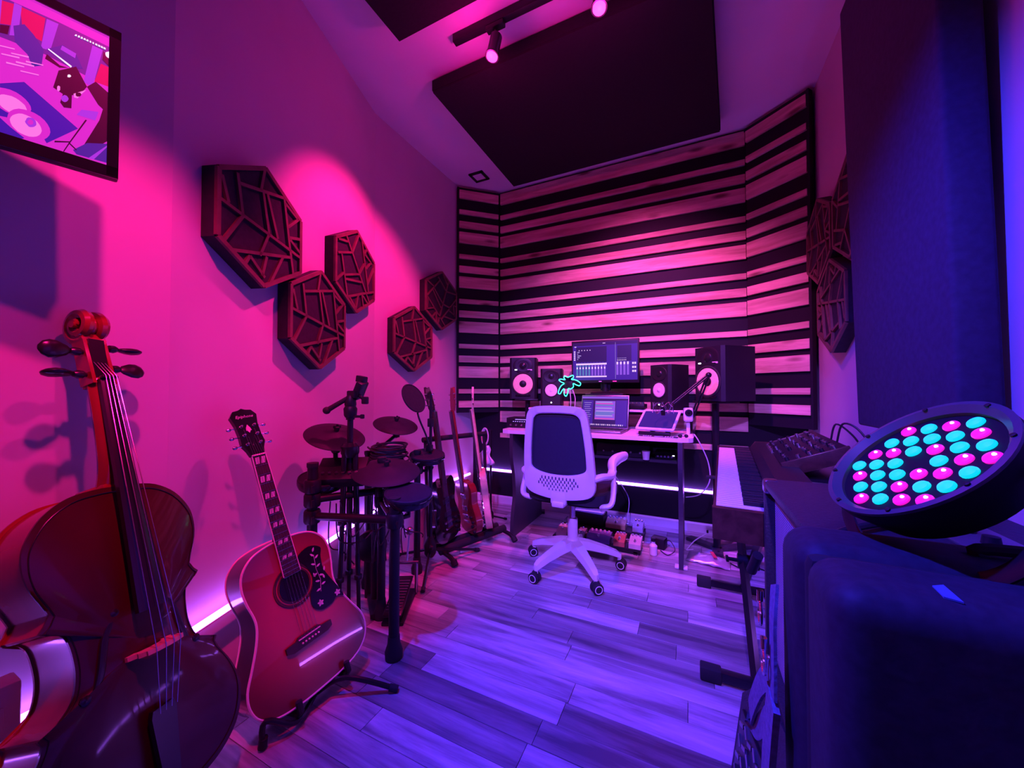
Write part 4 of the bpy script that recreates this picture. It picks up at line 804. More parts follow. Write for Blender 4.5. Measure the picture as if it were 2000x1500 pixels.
# white cable hank and cloth hanging on the far microphone stand
S2 = empty('microphone_stand', 'thin black microphone stand beside the guitar rack with a white cable hung on it', 'microphone stand', (-1.44, 2.60, 0))
G().cyl((0, 0, .05), (0, 0, .76), .009).build('pole', M['blackmetal'], S2)
G().lathe([(.012, .05), (.024, .06), (.024, .10), (.012, .12)], 14).build('hub', M['black'], S2)
for k in range(3):
    a = R(120 * k - 50); G().cyl((0, 0, .08), (.17 * math.cos(a), .17 * math.sin(a), .012), .007).cyl((.15 * math.cos(a), .15 * math.sin(a), .02), (.17 * math.cos(a), .17 * math.sin(a), .012), .011).build('leg', M['blackmetal'], S2)
e = empty('white_cable', 'hank of white cable hung on the thin stand beside the guitars', 'cable', (-1.44, 2.59, .74))
g = G()
for k in range(4): g.tube([((.022 + .003 * k) * math.cos(a) - .03, -.02 - .004 * k, -.03 + (.055 + .004 * k) * math.sin(a)) for a in [2 * PI * i / 28 for i in range(28)]], .0045, 7, True)
g.build('loops', M['whitecable'], e)
G().tube(bez([(-.03, -.02, -.085), (-.04, -.02, -.14), (-.02, -.02, -.2)], 5), .0045, 7).build('tail', M['whitecable'], e)
e = empty('hanging_cloth', 'crumpled white cloth hanging under the white cable', 'cloth', (-1.44, 2.575, .60))
g = G(); vs = []; fs = []; nx, nz = 14, 10
for j in range(nz):
    for i in range(nx):
        u = i / (nx - 1) - .5; v = j / (nz - 1); wd = .05 + .09 * v
        vs.append((u * wd - .02 + .01 * math.sin(9 * v), -.015 - .012 * math.sin(u * 14 + v * 3) * (.4 + v), .04 - .16 * v + .03 * abs(u) * v))
for j in range(nz - 1):
    for i in range(nx - 1): fs.append((j * nx + i, j * nx + i + 1, (j + 1) * nx + i + 1, (j + 1) * nx + i))
g.add(vs, fs); c = g.build('folds', M['paper'], e); md = c.modifiers.new('thickness', 'SOLIDIFY'); md.thickness = .003
# ------------------------------------------------------------------ desk
DT = .784
DE = empty('studio_desk', 'white-topped studio desk with dark side panels along the back wall', 'desk', (-.63, 2.75, 0)); dk = Vector((-.63, 2.75, 0))
poly = bez([(-.66, .37, 0), (.66, .37, 0)], 1)
top = [(-.655, .36), (-.655, -.24), (-.63, -.29), (-.58, -.305), (-.3, -.30), (0, -.292), (.3, -.285), (.58, -.28), (.62, -.272), (.643, -.25), (.648, -.22), (.648, .36)]
G().prism(top, DT - .026, DT).build('desktop', M['desk'], DE, smooth=0)
lp = bez([(-.30, 0, 0), (-.285, .15, 0), (-.25, .30, 0), (-.265, .45, 0), (-.30, .60, 0), (-.30, .757, 0)], 6)
for x in (-.555, .573):
    G().prism([(p.x, p.y) for p in lp] + [(.28, .757), (.28, 0)], -.013, .013, Matrix(((0, 0, 1, x), (1, 0, 0, 0), (0, 1, 0, 0), (0, 0, 0, 1)))).build('side_panel', M['deskside'], DE, smooth=0)
for x in (.573,): G().box((x, -.27, .006), (.07, .05, .012), bev=.004).build('foot_pad', M['white'], DE)
G().box((0, .10, .60), (1.10, .36, .018)).build('lower_shelf', M['deskside'], DE, smooth=0)
G().box((.02, .27, .70), (1.10, .016, .12)).build('modesty_panel', M['deskside'], DE, smooth=0)
# raised shelf for the screens and small monitors
rs = G().box((.0, .21, .925), (1.18, .22, .018), bev=.003).build('riser_shelf', M['desk'], DE)
for x in (-.50, .0, .50): G().box((x, .22, .85), (.018, .18, .132)).build('riser_support', M['deskside'], DE, smooth=0)
RS = .935
# ------------------------------------------------------------------ loudspeakers
def speaker(label, loc, rz, w, h, d, cone, group, dome=None, marks=True, wf=.36, cy=.36, port=True):
    e = empty('studio_monitor', label, 'loudspeaker', loc, rz, group=group)
    ch_ = .018
    prof = [(-w / 2, ch_), (-w / 2 + ch_, 0), (w / 2 - ch_, 0), (w / 2, ch_), (w / 2, d), (-w / 2, d)]
    G().prism([(x, y) for x, y in prof], 0, h).build('cabinet', M['spk'], e, smooth=0)
    F = Matrix.Translation((0, 0, 0)) @ Matrix.Rotation(R(90), 4, 'X')
    r = w * wf; A = Matrix.Translation((0, 0, h * cy)) @ F
    G().lathe([(r * 1.16, -.004), (r * 1.22, .003), (r * 1.12, .007), (r * 1.04, .005), (r * 1.0, .002), (r * 1.16, -.004)], 40, A).build('surround', M['rubber'], e)
    cn = G().lathe([(r * 1.02, .004), (r * .86, .0065), (r * .4, .0015), (0, .0015)], 40, A).build('woofer_cone', cone, e)
    G().lathe([(r * .38, .0), (r * .36, .004), (r * .22, .009), (0, .011)], 24, A).build('dust_cap', dome or M['black'], cn)
    A2 = Matrix.Translation((0, 0, h * .80)) @ F; t = w * .16
    G().lathe([(t * 1.9, -.001), (t * 1.7, .003), (t * 1.1, .0005), (t * 1.0, .0), (t * 1.9, -.001)], 28, A2, 1.25, 1).build('waveguide', M['black'], e)
    G().lathe([(t * .8, .0), (t * .6, .006), (0, .009)], 20, A2).build('tweeter_dome', M['blackmetal'], e)
    if port: G().box((0, -.001, h * .075), (w * .55, .006, h * .05), bev=.002).build('bass_port', M['blackgloss'], e)
    if marks:
        G().box((-w * .26, -.002, h * .705), (w * .085, .004, h * .022), bev=.001).build('logo_light', M['ledw'], e)
        G().box((w * .25, -.002, h * .71), (w * .17, .003, h * .014)).box((w * .31, -.002, h * .695), (w * .06, .003, h * .014)).build('printed_mark', M['whitegloss'], e, smooth=0)
    else:
        G().sph((0, -.001, h * .12), .006, 10).build('power_led', M['ledw'], e)
    return e
speaker('large left studio monitor with yellow cone on a stand behind the desk', (-1.305, 2.93, 1.005), R(17), .235, .355, .22, M['cone'], 'studio monitors on floor stands')
speaker('large right studio monitor with yellow cone turned toward the chair', (.105, 2.74, 1.005), R(-46), .24, .355, .27, M['cone'], 'studio monitors on floor stands')
speaker('small left studio monitor with white cone beside the palm lamp', (-1.055, 2.955, RS), R(14), .185, .325, .19, M['whitecone'], 'small studio monitors on the desk riser', M['whitecone'], False, .27, .44, False)
speaker('small right studio monitor with white cone beside the large screen', (-.20, 2.86, RS), R(-36), .185, .325, .20, M['whitecone'], 'small studio monitors on the desk riser', M['whitecone'], False, .27, .44, False)
for x, y, rz, l in ((-1.30, 3.02, R(17), 'black floor stand under the left large studio monitor'), (.155, 2.86, R(-46), 'black floor stand under the right large studio monitor')):
    e = empty('speaker_stand', l, 'speaker stand', (x, y, 0), rz, group='speaker floor stands')
    G().box((0, 0, .996), (.2, .2, .014), bev=.003).build('top_plate', M['blackmetal'], e)
    G().cyl((0, 0, .02), (0, 0, .99), .022).build('pole', M['blackmetal'], e)
    for a_, r_ in ((R(35), .26), (R(145), .21), (R(270), .12)) if x > 0 else ((R(20), .15), (R(160), .15), (R(270), .15)): G().bar((0, 0, .012), (r_ * math.cos(a_ - rz), r_ * math.sin(a_ - rz), .012), .06, .022).build('base_leg', M['deskside'], e, smooth=0)
# ------------------------------------------------------------------ main screen
scr = [emit(n_, c_, st_, (.004, .004, .006)) for n_, c_, st_ in (('ui_base_violet', (.055, .015, .42), .68), ('ui_panel_dark', (.02, .008, .15), .5), ('ui_white', (.85, .55, 1), .95), ('ui_teal', (.10, .24, .60), .7), ('ui_violet', (.30, .10, .85), .75), ('ui_line', (.5, .35, .9), .7), ('ui_red', (.8, .08, .5), .8))]
SE_ = empty('computer_screen', 'wide black computer screen showing mixer faders behind the laptop', 'monitor', (-.60, 2.90, 0))
sw, sh, sz = .52, .335, 1.135
G().box((0, .012, sz + sh / 2), (sw, .03, sh), bev=.004).build('housing', M['black'], SE_)
g = G(); FM = Matrix.Translation((0, -.004, sz)) @ Matrix.Rotation(R(90), 4, 'X')
def ui(g, FM, x0, y0, x1, y1, k, l=0): g.mat(k).prism([(x0, y0), (x1, y0), (x1, y1), (x0, y1)], -.0004, .0004 + .0003 * l, FM)
ui(g, FM, -.248, .022, .248, .32, 0)
ui(g, FM, -.248, .295, .248, .32, 1, 1); ui(g, FM, -.222, .165, .02, .285, 1, 1); ui(g, FM, .10, .165, .205, .285, 1, 1); ui(g, FM, .086, .03, .088, .31, 5, 2)
ui(g, FM, -.222, .142, .02, .155, 2, 2); ui(g, FM, -.222, .045, .02, .055, 2, 2)
for i in range(10):
    x = -.22 + i * .0242; ui(g, FM, x, .058, x + .014, .14, 3 if i < 5 else 4, 2); ui(g, FM, x + .002, .11, x + .012, .125, 2, 3); ui(g, FM, x + .004, .158, x + .012, .164, 1, 3)
for i in range(4): x = .093 + i * .026; ui(g, FM, x, .06, x + .016, .16, 4, 2); ui(g, FM, x + .002, .14, x + .014, .16, 2, 3)
for i in range(3):
    for j in range(2): ui(g, FM, .21 + j * .016, .08 + i * .03, .222 + j * .016, .095 + i * .03, 2, 2)
for i in range(5): ui(g, FM, -.20 + i * .022, .255, -.194 + i * .022, .262, 2, 3)
for i in range(5): ui(g, FM, -.24, .18 + i * .016, -.228, .19 + i * .016, 2, 2); ui(g, FM, -.212, .185 + i * .014, -.205 + .012 * (i % 3), .192 + i * .014, 5, 3)
for i in range(6): ui(g, FM, .10 + i * .012, .170, .106 + i * .012, .176, 2, 3); ui(g, FM, .10 + i * .012, .185, .106 + i * .012, .19, 5, 3)
ui(g, FM, -.01, .307, .01, .311, 2, 3); ui(g, FM, -.235, .285, -.22, .291, 2, 3)
g.build('screen_image', scr, SE_, smooth=0)
G().box((-.03, -.0045, sz + .011), (.022, .002, .006)).build('logo_mark', M['whitegloss'], SE_, smooth=0)
G().box((.08, -.005, sz + .011), (.03, .003, .008), bev=.001).build('sticker', emit('red_sticker_glow', (.8, .06, .3), .35), SE_)  # sticker's brightness put in as a weak glow of its own
G().box((0, .055, sz + .02), (.075, .03, .16), bev=.004).cyl((0, .05, 1.06), (0, .05, sz + .1), .025).build('neck', M['black'], SE_)
G().lathe([(.09, 0), (.10, .006), (.085, .014), (.03, .02)], 32, Matrix.Translation((0, .04, 1.05)), 1.2, .7).build('base', M['black'], SE_)
e = empty('screen_riser', 'black block lifting the wide computer screen', 'riser', (-.60, 2.96, RS))
G().box((0, 0, .056), (.28, .17, .108), bev=.004).build('block', M['black'], e); G().box((0, 0, .112), (.29, .18, .006), bev=.002).build('lid', M['deskside'], e)
# ------------------------------------------------------------------ laptop
LE = empty('laptop', 'open silver laptop showing an audio timeline on the desk', 'laptop', (-.585, 2.645, DT), R(-3))
M['alu'] = mat('dark_aluminium', (.28, .27, .3), .35, .8)
bs = G().box((0, 0, .009), (.355, .235, .016), bev=.006, seg=3).build('base', M['alu'], LE)
g = G()
for r in range(5):
    for c in range(13): g.box((-.145 + c * .0242, .07 - r * .021, .0178), (.020, .017, .003))
g.build('keys', M['black'], bs, smooth=0); G().box((0, -.07, .0172), (.11, .065, .001)).build('trackpad', M['alu'], bs, smooth=0)
LM = Matrix.Translation((0, .115, .016)) @ Matrix.Rotation(R(-12), 4, 'X') @ Matrix.Rotation(R(90), 4, 'X')
lid = G().box((0, .122, -.004), (.355, .245, .008), LM, bev=.003).build('lid', M['alu'], LE)
g = G(); LF = LM @ Matrix.Translation((0, .005, .0006))
ui(g, LF, -.172, 0, .172, .232, 1); ui(g, LF, -.172, .214, .172, .228, 4, 1); ui(g, LF, -.165, .012, -.085, .20, 0, 1); ui(g, LF, .085, .012, .165, .20, 0, 1); ui(g, LF, -.07, .055, .08, .195, 4, 1)
for i, k in enumerate((6, 4, 2, 3, 3, 5, 4, 2, 4, 3, 6, 5)): ui(g, LF, -.07 + .004 * (i % 3), .058 + i * .0113, .075 - .006 * (i % 4), .0655 + i * .0113, k if k != 2 else 5, 2)
for i in range(9): ui(g, LF, -.155 + .004 * (i % 2), .06 + i * .015, -.11 + .006 * (i % 3), .063 + i * .015, 5, 2)
for i in range(22): ui(g, LF, -.15 + i * .0135, .012, -.143 + i * .0135, .022, 2 if i % 3 else 5, 2)
g.build('screen_image', scr, lid, smooth=0)
# ------------------------------------------------------------------ tablet on a white holder
TB = empty('tablet', 'white-edged tablet propped on the desk right of the laptop', 'tablet', (-.205, 2.575, DT), R(-14))
TMx = Matrix.Translation((0, -.03, .034)) @ Matrix.Rotation(R(34), 4, 'X')
G().prism(rrect(.245, .215, .014), -.005, .005, TMx @ Matrix.Translation((0, .108, 0))).build('shell', M['whitegloss'], TB, smooth=0)
G().prism(rrect(.215, .175, .006), .004, .0062, TMx @ Matrix.Translation((0, .108, 0))).build('glass', emit('tablet_dim_screen', (.03, .012, .34), .7, (.004, .004, .006)), TB, smooth=0)
G().box((0, -.025, .012), (.20, .02, .022), bev=.004).bar((-.05, .10, .0), (-.05, .06, .10), .03, .01).bar((.05, .10, .0), (.05, .06, .10), .03, .01).build('holder', M['black'], TB)
# ------------------------------------------------------------------ palm lamp
PE = empty('palm_lamp', 'small neon lamp shaped like a palm tree with teal outline', 'lamp', (-.82, 2.70, DT))
G().lathe([(.05, 0), (.05, .012), (.04, .018), (0, .018)], 24).build('base', M['white'], PE)
pts = [(-.035, .402), (-.01, .391), (.026, .406), (.032, .388), (.016, .375), (.051, .369), (.086, .346), (.08, .327), (.056, .332), (.031, .344), (.032, .319), (.012, .303), (-.008, .305), (-.012, .273), (-.026, .248), (-.04, .264), (-.04, .303), (-.055, .293), (-.071, .267), (-.087, .271), (-.082, .295), (-.063, .328), (-.04, .344), (-.066, .357), (-.081, .371), (-.066, .378), (-.032, .372), (-.042, .387)]
G().tube(bez([(x, 0, z) for x, z in pts], 4, True), .0030, 8, True).build('neon_leaves', M['neon'], PE)
G().tube(bez([(.003, 0, .301), (.01, 0, .234), (.01, 0, .17), (.0, 0, .015)], 5), .003, 8).tube(bez([(.026, 0, .295), (.045, 0, .235), (.042, 0, .17), (.030, 0, .015)], 5), .003, 8).build('trunk', M['white'], PE)
G().box((-.010, .008, .335), (.06, .004, .05), bev=.0015).build('back_plate', M['black'], PE)
# ------------------------------------------------------------------ small things on the desk
e = empty('audio_interface', 'dark rack-style audio interface with small lights at the left of the desk', 'audio interface', (-1.20, 2.70, DT), R(4))
G().box((0, 0, .041), (.22, .17, .074), bev=.004).build('case', M['black'], e)
for i in range(7): G().box((-.05 + i * .018, -.0865, .050), (.008, .003, .005)).build('indicator', emit('dim_indicator', (.4, .35, .9), .8) if i == 0 else bpy.data.materials['dim_indicator'], e, smooth=0)
for i in range(4): G().lathe([(.009, 0), (.008, .012), (0, .013)], 14, Matrix.Translation((-.07 + i * .045, -.085, .024)) @ Matrix.Rotation(R(90), 4, 'X')).build('knob', M['steel'], e)
for s in (-1, 1): G().box((s * .08, 0, .002), (.02, .12, .004)).build('foot', M['rubber'], e, smooth=0)
G().box((0.02, -.0865, .066), (.11, .002, .004)).build('printed_mark', bpy.data.materials['dim_indicator'], e, smooth=0)  # printed line made to glow with the indicators' emission
e = empty('webcam', 'small white webcam speaker on a curved foot at the right end of the desk', 'webcam', (-.012, 2.60, DT), R(8))
G().lathe([(.035, 0), (.035, .006), (.012, .014), (.008, .05)], 20).bar((0, 0, .02), (.0, .01, .10), .02, .012).build('foot', M['white'], e)
cb = G().box((0, 0, .137), (.055, .05, .088), bev=.012, seg=3).build('body', M['whitegloss'], e)
F90 = Matrix.Translation((0, -.025, .15)) @ Matrix.Rotation(R(90), 4, 'X')
G().lathe([(.022, 0), (.022, .004), (.016, .005), (.014, .001), (0, .001)], 24, F90).build('lens_ring', M['black'], cb); G().lathe([(.008, .001), (.006, .004), (0, .005)], 16, F90).build('lens', M['blackgloss'], cb)
e = empty('printed_sheet', 'printed sheet lying at the front right of the desk', 'paper', (-.185, 2.505, DT + .0008), R(-4))
G().box((0, 0, 0), (.235, .06, .0012)).build('sheet', M['deskside'], e, smooth=0)
g = G()
for i in range(4): g.box((-.085 + i * .014, 0, .001), (.008, .034, .0008))
for i in range(4): g.box((.045 + i * .014, 0, .001), (.008, .034, .0008))
g.bar((-.02, -.012, .001), (.03, .012, .001), .014, .0008); g.build('print', M['paper'], e, smooth=0)
e = empty('earphones', 'small dark earphones on the desk at the right corner', 'earphones', (-.04, 2.50, DT), R(20))
for s in (-1, 1): G().sph((s * .018, 0, .012), .012, 12, sc=(1, 1.2, .9)).build('bud', M['black'], e)
G().tube(bez([(.018, 0, .01), (.035, .02, .006), (.0, .035, .006), (-.018, 0, .01)], 6), .0018, 6).build('lead', M['cable'], e)
e = empty('mini_mixer', 'small dark mixer with knobs on the riser between the screen and small speaker', 'mixer', (-.36, 2.90, RS), R(-5))
G().box((0, 0, .022), (.13, .11, .036), bev=.004).build('case', M['black'], e)
for i in range(8): G().cyl((-.045 + .03 * (i % 4), -.02 + .035 * (i // 4), .04), (-.045 + .03 * (i % 4), -.02 + .035 * (i // 4), .052), .007).build('knob', M['steel'], e)
for s in (-1, 1): G().box((s * .05, 0, .002), (.014, .09, .004)).build('foot', M['rubber'], e, smooth=0)
# ------------------------------------------------------------------ boom arm microphone with a wire shock mount
BE = empty('boom_microphone', 'microphone in a wire shock mount on a black boom arm', 'microphone', (.005, 2.80, DT)); bo = Vector((.005, 2.80, DT))
def bl(p): return tuple(Vector(p) - bo)
G().box((0, 0, .012), (.05, .06, .024), bev=.004).cyl((0, 0, .02), (0, 0, .10), .010).build('desk_clamp', M['blackmetal'], BE)
el = (.105, 2.60, 1.17)
g = G()
for s in (-1, 1): g.cyl(bl((.005 + s * .008, 2.80, DT + .09)), bl((el[0] + s * .008, el[1] + .02, el[2])), .006); g.cyl(bl((el[0] + s * .008, el[1], el[2])), bl((-.105 + s * .008, 2.53, .985)), .006)
g.sph(bl(el), .018, 12).sph(bl((-.105, 2.53, .985)), .014, 12).build('boom_arm', M['blackmetal'], BE)
mc = Vector((-.155, 2.53, .965)); g = G()
for k, (r, dz) in enumerate(((.062, .022), (.062, -.022))): g.tube([bl(mc + Vector((r * math.cos(a), r * math.sin(a), dz + .012 * math.cos(6 * a + k * PI)))) for a in [2 * PI * i / 48 for i in range(48)]], .0022, 6, True)
for k in range(12):
    a = PI * k / 6; b2 = PI * (k + 1) / 6; z1 = .034 if k % 2 else -.034; g.cyl(bl(mc + Vector((.062 * math.cos(a), .062 * math.sin(a), z1))), bl(mc + Vector((.062 * math.cos(b2), .062 * math.sin(b2), -z1))), .0016, n=6)
g.build('shock_mount', M['chrome'], BE)
G().lathe([(.0, -.05), (.012, -.048), (.014, -.03), (.014, .02), (.012, .034), (0, .036)], 22, Matrix.Translation(bl(mc))).build('capsule', M['blackmetal'], BE)
# gear on the lower shelf
sz_ = .61
for nm, lab, c, d, r in (('amplifier_box', 'black rack amplifier on the shelf under the desk', (-.43, 2.80), (.36, .26, .085), 0), ('router_box', 'flat black router on the lower shelf at the right', (-.155, 2.78), (.13, .15, .045), 0), ('effects_unit', 'dark effects unit on the shelf behind the chair', (-.88, 2.82), (.42, .24, .09), 0)):
    e = empty(nm, lab, 'audio device', (c[0], c[1], sz_), R(r))
    G().box((0, 0, d[2] / 2 + .003), d, bev=.005).build('case', M['black'], e); g = G()
    for i in range(5): g.lathe([(.008, 0), (.007, .012), (0, .013)], 12, Matrix.Translation((-d[0] * .35 + i * d[0] * .17, -d[1] / 2, d[2] * .45)) @ Matrix.Rotation(R(90), 4, 'X'))
    g.build('knob_row', M['steel'], e)
    G().box((d[0] * .40, -d[1] / 2 - .001, d[2] * .6), (.012, .003, .006)).build('power_light', M['ledw'], e, smooth=0)
    for s in (-1, 1): G().box((s * d[0] * .4, 0, .0015), (.02, d[1] * .8, .003)).build('foot', M['rubber'], e, smooth=0)
e = empty('paper_cup', 'small pale cup on the lower shelf under the desk', 'cup', (-.27, 2.64, sz_)); G().lathe([(.02, 0), (.026, .055), (.0275, .057), (.025, .055), (.019, .003), (0, .003)], 22).build('cup_wall', M['paper'], e); G().lathe([(.021, .018), (.0245, .042)], 22).build('sleeve', mat('pink_sleeve', (.7, .35, .35), .7), e)
# cables by the desk
for lab, P, r, m in (('white cable hanging off the right end of the desk', [(.02, 2.62, .80), (.055, 2.60, .74), (.10, 2.62, .62), (.105, 2.64, .5), (.05, 2.70, .40), (-.03, 2.75, .36)], .0035, 'whitecable'), ('white cable dropping from the desk to the pedalboard', [(-.56, 3.02, .42), (-.47, 2.95, .33), (-.42, 2.90, .25), (-.43, 2.87, .12), (-.44, 2.85, .09)], .003, 'whitecable'), ('thin white cable curling on the floor under the right desk end', [(.10, 2.88, .10), (.02, 2.86, .04), (-.02, 2.80, .006), (-.03, 2.76, .006), (.01, 2.79, .006)], .0035, 'whitecable'), ('thin black cable looping on the floor by the keyboard stand', [(.16, 2.78, .006), (.22, 2.66, .006), (.30, 2.60, .006), (.36, 2.66, .006), (.42, 2.62, .006)], .004, 'cable')):
    o = Vector(P[0]); e = empty('loose_cable', lab, 'cable', P[0], group='loose cables by the desk')
    G().tube(bez([tuple(Vector(p) - o) for p in P], 8), r, 7).build('lead', M[m], e)
    G().cyl((0, 0, 0), (0, 0, .02), r * 1.8).build('plug', M['black'], e)
e = empty('snack_packet', 'crumpled silver plastic packet with a red stripe on the floor under the desk end', 'packet', (.095, 2.65, 0), R(-8))
g = G(); vs = []; fs = []; rx = random.Random(9); nx, ny = 12, 8
for j in range(ny):
    for i in range(nx):
        u = i / (nx - 1) - .5; v = j / (ny - 1) - .5; vs.append((u * .24, v * .15, .004 + (.03 * (1 - (2 * u) ** 2) * (1 - (2 * v) ** 2) + rx.uniform(0, .010))))
for j in range(ny - 1):
    for i in range(nx - 1): fs.append((j * nx + i, j * nx + i + 1, (j + 1) * nx + i + 1, (j + 1) * nx + i))
c = g.add(vs, fs).build('foil', mat('crumpled_foil', (.6, .58, .62), .25, .5), e, smooth=20); md = c.modifiers.new('t', 'SOLIDIFY'); md.thickness = .003
G().box((.03, 0, .044), (.02, .09, .002), Matrix.Rotation(R(20), 4, 'Z')).build('stripe', mat('red_stripe', (.6, .03, .06), .4), e, smooth=0)

# ------------------------------------------------------------------ office chair
CH = empty('office_chair', 'white office chair with dark mesh back at the desk', 'chair', (-.647, 2.19, 0), R(-2))
for k in range(5):
    a = R(170 + 72 * k); d = Vector((math.cos(a), math.sin(a), 0)); p = Vector((-d.y, d.x, 0))
    vs = []; st = [(.03, .155, .036, .024), (.10, .145, .034, .022), (.20, .118, .026, .018), (.265, .095, .022, .016), (.285, .082, .017, .013)]
    fs = []
    for r, z, w, h in st:
        c = d * r + Vector((0, 0, z)); vs += [tuple(c + p * w + Vector((0, 0, -h))), tuple(c + p * w * .8 + Vector((0, 0, h))), tuple(c - p * w * .8 + Vector((0, 0, h))), tuple(c - p * w + Vector((0, 0, -h)))]
    for i in range(len(st) - 1):
        for j in range(4): fs.append((i * 4 + j, i * 4 + (j + 1) % 4, i * 4 + 4 + (j + 1) % 4, i * 4 + 4 + j))
    fs += [(0, 1, 2, 3), (16, 17, 18, 19)]
    lg = G().add(vs, fs).cyl(d * .28 + Vector((0, 0, .05)), d * .28 + Vector((0, 0, .095)), .012).build('base_leg', M['white'], CH, smooth=40)
    ca = R(-75 + (18, -22, 25, -14, 5)[k]); w = Vector((math.cos(ca), math.sin(ca), 0)); c0 = d * .29 + Vector((0, 0, .030))
    cs = G().box(c0 + Vector((0, 0, .012)), (.03, .03, .045), bev=.008)
    for s in (-1, 1):
        A = align(c0 + w * (s * .008), c0 + w * (s * .026))[0]; cs.lathe([(.024, 0), (.030, .004), (.030, .014), (.024, .018)], 22, A)
    co_ = cs.build('caster', M['rubber'], CH)
    g = G()
    for s in (-1, 1):
        A = align(c0 + w * (s * .024), c0 + w * (s * .0275))[0]; g.lathe([(.0175, 0), (.0215, 0), (.0215, .0035), (.0175, .0035), (.0175, 0)], 24, A)
    g.build('wheel_ring', M['white'], co_)
G().lathe([(.05, .125), (.052, .15), (.036, .185), (.030, .19), (.030, .30), (.027, .305)], 24).lathe([(.022, .10), (.024, .13)], 16).build('hub', M['white'], CH)
G().cyl((0, 0, .30), (0, 0, .41), .0165).build('gas_lift', M['chrome'], CH)
G().box((0, 0, .425), (.18, .22, .035), bev=.008).build('tilt_mechanism', M['black'], CH)
G().prism(rrect(.47, .46, .10, 6), .445, .50, Matrix.Translation((0, .03, 0))).build('seat_cushion', M['mesh'], CH, smooth=30)
G().prism(rrect(.44, .43, .10, 6), .432, .447, Matrix.Translation((0, .03, 0))).build('seat_shell', M['black'], CH, smooth=30)
# backrest: outer frame and inner opening, lofted with curvature
def backpt(x, z): return (x, -.235 - .05 * max(0, (z - .5) / .5) + .10 * x * x * 2.2, z)
outer = [(-.20, .535), (-.205, .60), (-.198, .75), (-.180, .90), (-.165, .955), (-.13, .983), (-.06, .99), (0, .991), (.06, .99), (.13, .983), (.165, .955), (.180, .90), (.198, .75), (.205, .60), (.20, .535), (.165, .497), (.08, .478), (0, .474), (-.08, .478), (-.165, .497)]
inner = [(-.155, .645), (-.160, .68), (-.155, .77), (-.142, .88), (-.132, .922), (-.105, .944), (-.05, .949), (0, .95), (.05, .949), (.105, .944), (.132, .922), (.142, .88), (.155, .77), (.160, .68), (.155, .645), (.12, .625), (.06, .613), (0, .610), (-.06, .613), (-.12, .625)]
O = [(p.x, p.y) for p in bez([(x, z, 0) for x, z in outer], 4, True)]; I = [(p.x, p.y) for p in bez([(x, z, 0) for x, z in inner], 4, True)]
vs = []; n = len(O)
def off(p, dy): return (p[0], p[1] + dy, p[2])
for dy, rg in ((-.012, [(o[0] * .97 + i_[0] * .03, o[1] * .97 + i_[1] * .03) for o, i_ in zip(O, I)]), (0, O), (.012, O), (.018, [(o[0] * .9 + i_[0] * .1, o[1] * .9 + i_[1] * .1) for o, i_ in zip(O, I)]), (.012, I), (-.006, I), (-.012, [(o[0] * .15 + i_[0] * .85, o[1] * .15 + i_[1] * .85) for o, i_ in zip(O, I)])):
    vs += [off(backpt(x, z), dy) for x, z in rg]
fs = []
for k in range(7):
    k2 = (k + 1) % 7
    for i in range(n): j = (i + 1) % n; fs.append((k * n + i, k * n + j, k2 * n + j, k2 * n + i))
bf = G().add(vs, fs).build('back_frame', M['white'], CH, smooth=40)
g = G(); vs = []; fs = []; nx, nz = 12, 12
for j in range(nz):
    z = .605 + .35 * j / (nz - 1); hw = .165 - .035 * max(0, j / (nz - 1) - .25)
    for i in range(nx): x = (2 * i / (nx - 1) - 1) * hw; p = backpt(x, z); vs.append((p[0], p[1] + .008, p[2]))
for j in range(nz - 1):
    for i in range(nx - 1): fs.append((j * nx + i, j * nx + i + 1, (j + 1) * nx + i + 1, (j + 1) * nx + i))
c = g.add(vs, fs).build('mesh_panel', M['mesh'], CH); md = c.modifiers.new('t', 'SOLIDIFY'); md.thickness = .004
for r, (z, m_) in enumerate(((.592, 10), (.577, 11), (.562, 12), (.547, 9), (.532, 6))):
    for i in range(m_):
        x = (i - (m_ - 1) / 2) * .0205; p = backpt(x, z + .03 * x * x * 3); G().box((p[0], p[1] - .0115, p[2]), (.0068, .004, .017), bev=.0015, seg=1).build('slot', M['mesh'], bf)
for s in (-1, 1):
    P = bez([(s * .205, -.15, .44), (s * .262, -.14, .455), (s * .268, -.10, .53), (s * .258, -.07, .61), (s * .245, -.02, .655), (s * .262, .05, .675), (s * .285, .12, .68)], 6)
    nP = len(P); ar = G().tube(P, [.019 + .021 * min(1, max(0, (i / nP - .45) * 4)) * (1 - .5 * max(0, i / nP - .75) * 4) for i in range(nP)], 12, sq=.75).build('armrest', M['white'], CH)
    G().tube(bez([(s * .19, -.225, .60), (s * .225, -.19, .61), (s * .25, -.10, .60), (s * .255, -.06, .625)], 5), .024, 10, sq=.8).build('arm_bracket', M['white'], CH)
G().box((0, -.16, .45), (.07, .2, .03), bev=.008).box((0, -.235, .49), (.09, .03, .08), bev=.008).build('back_support', M['white'], CH)

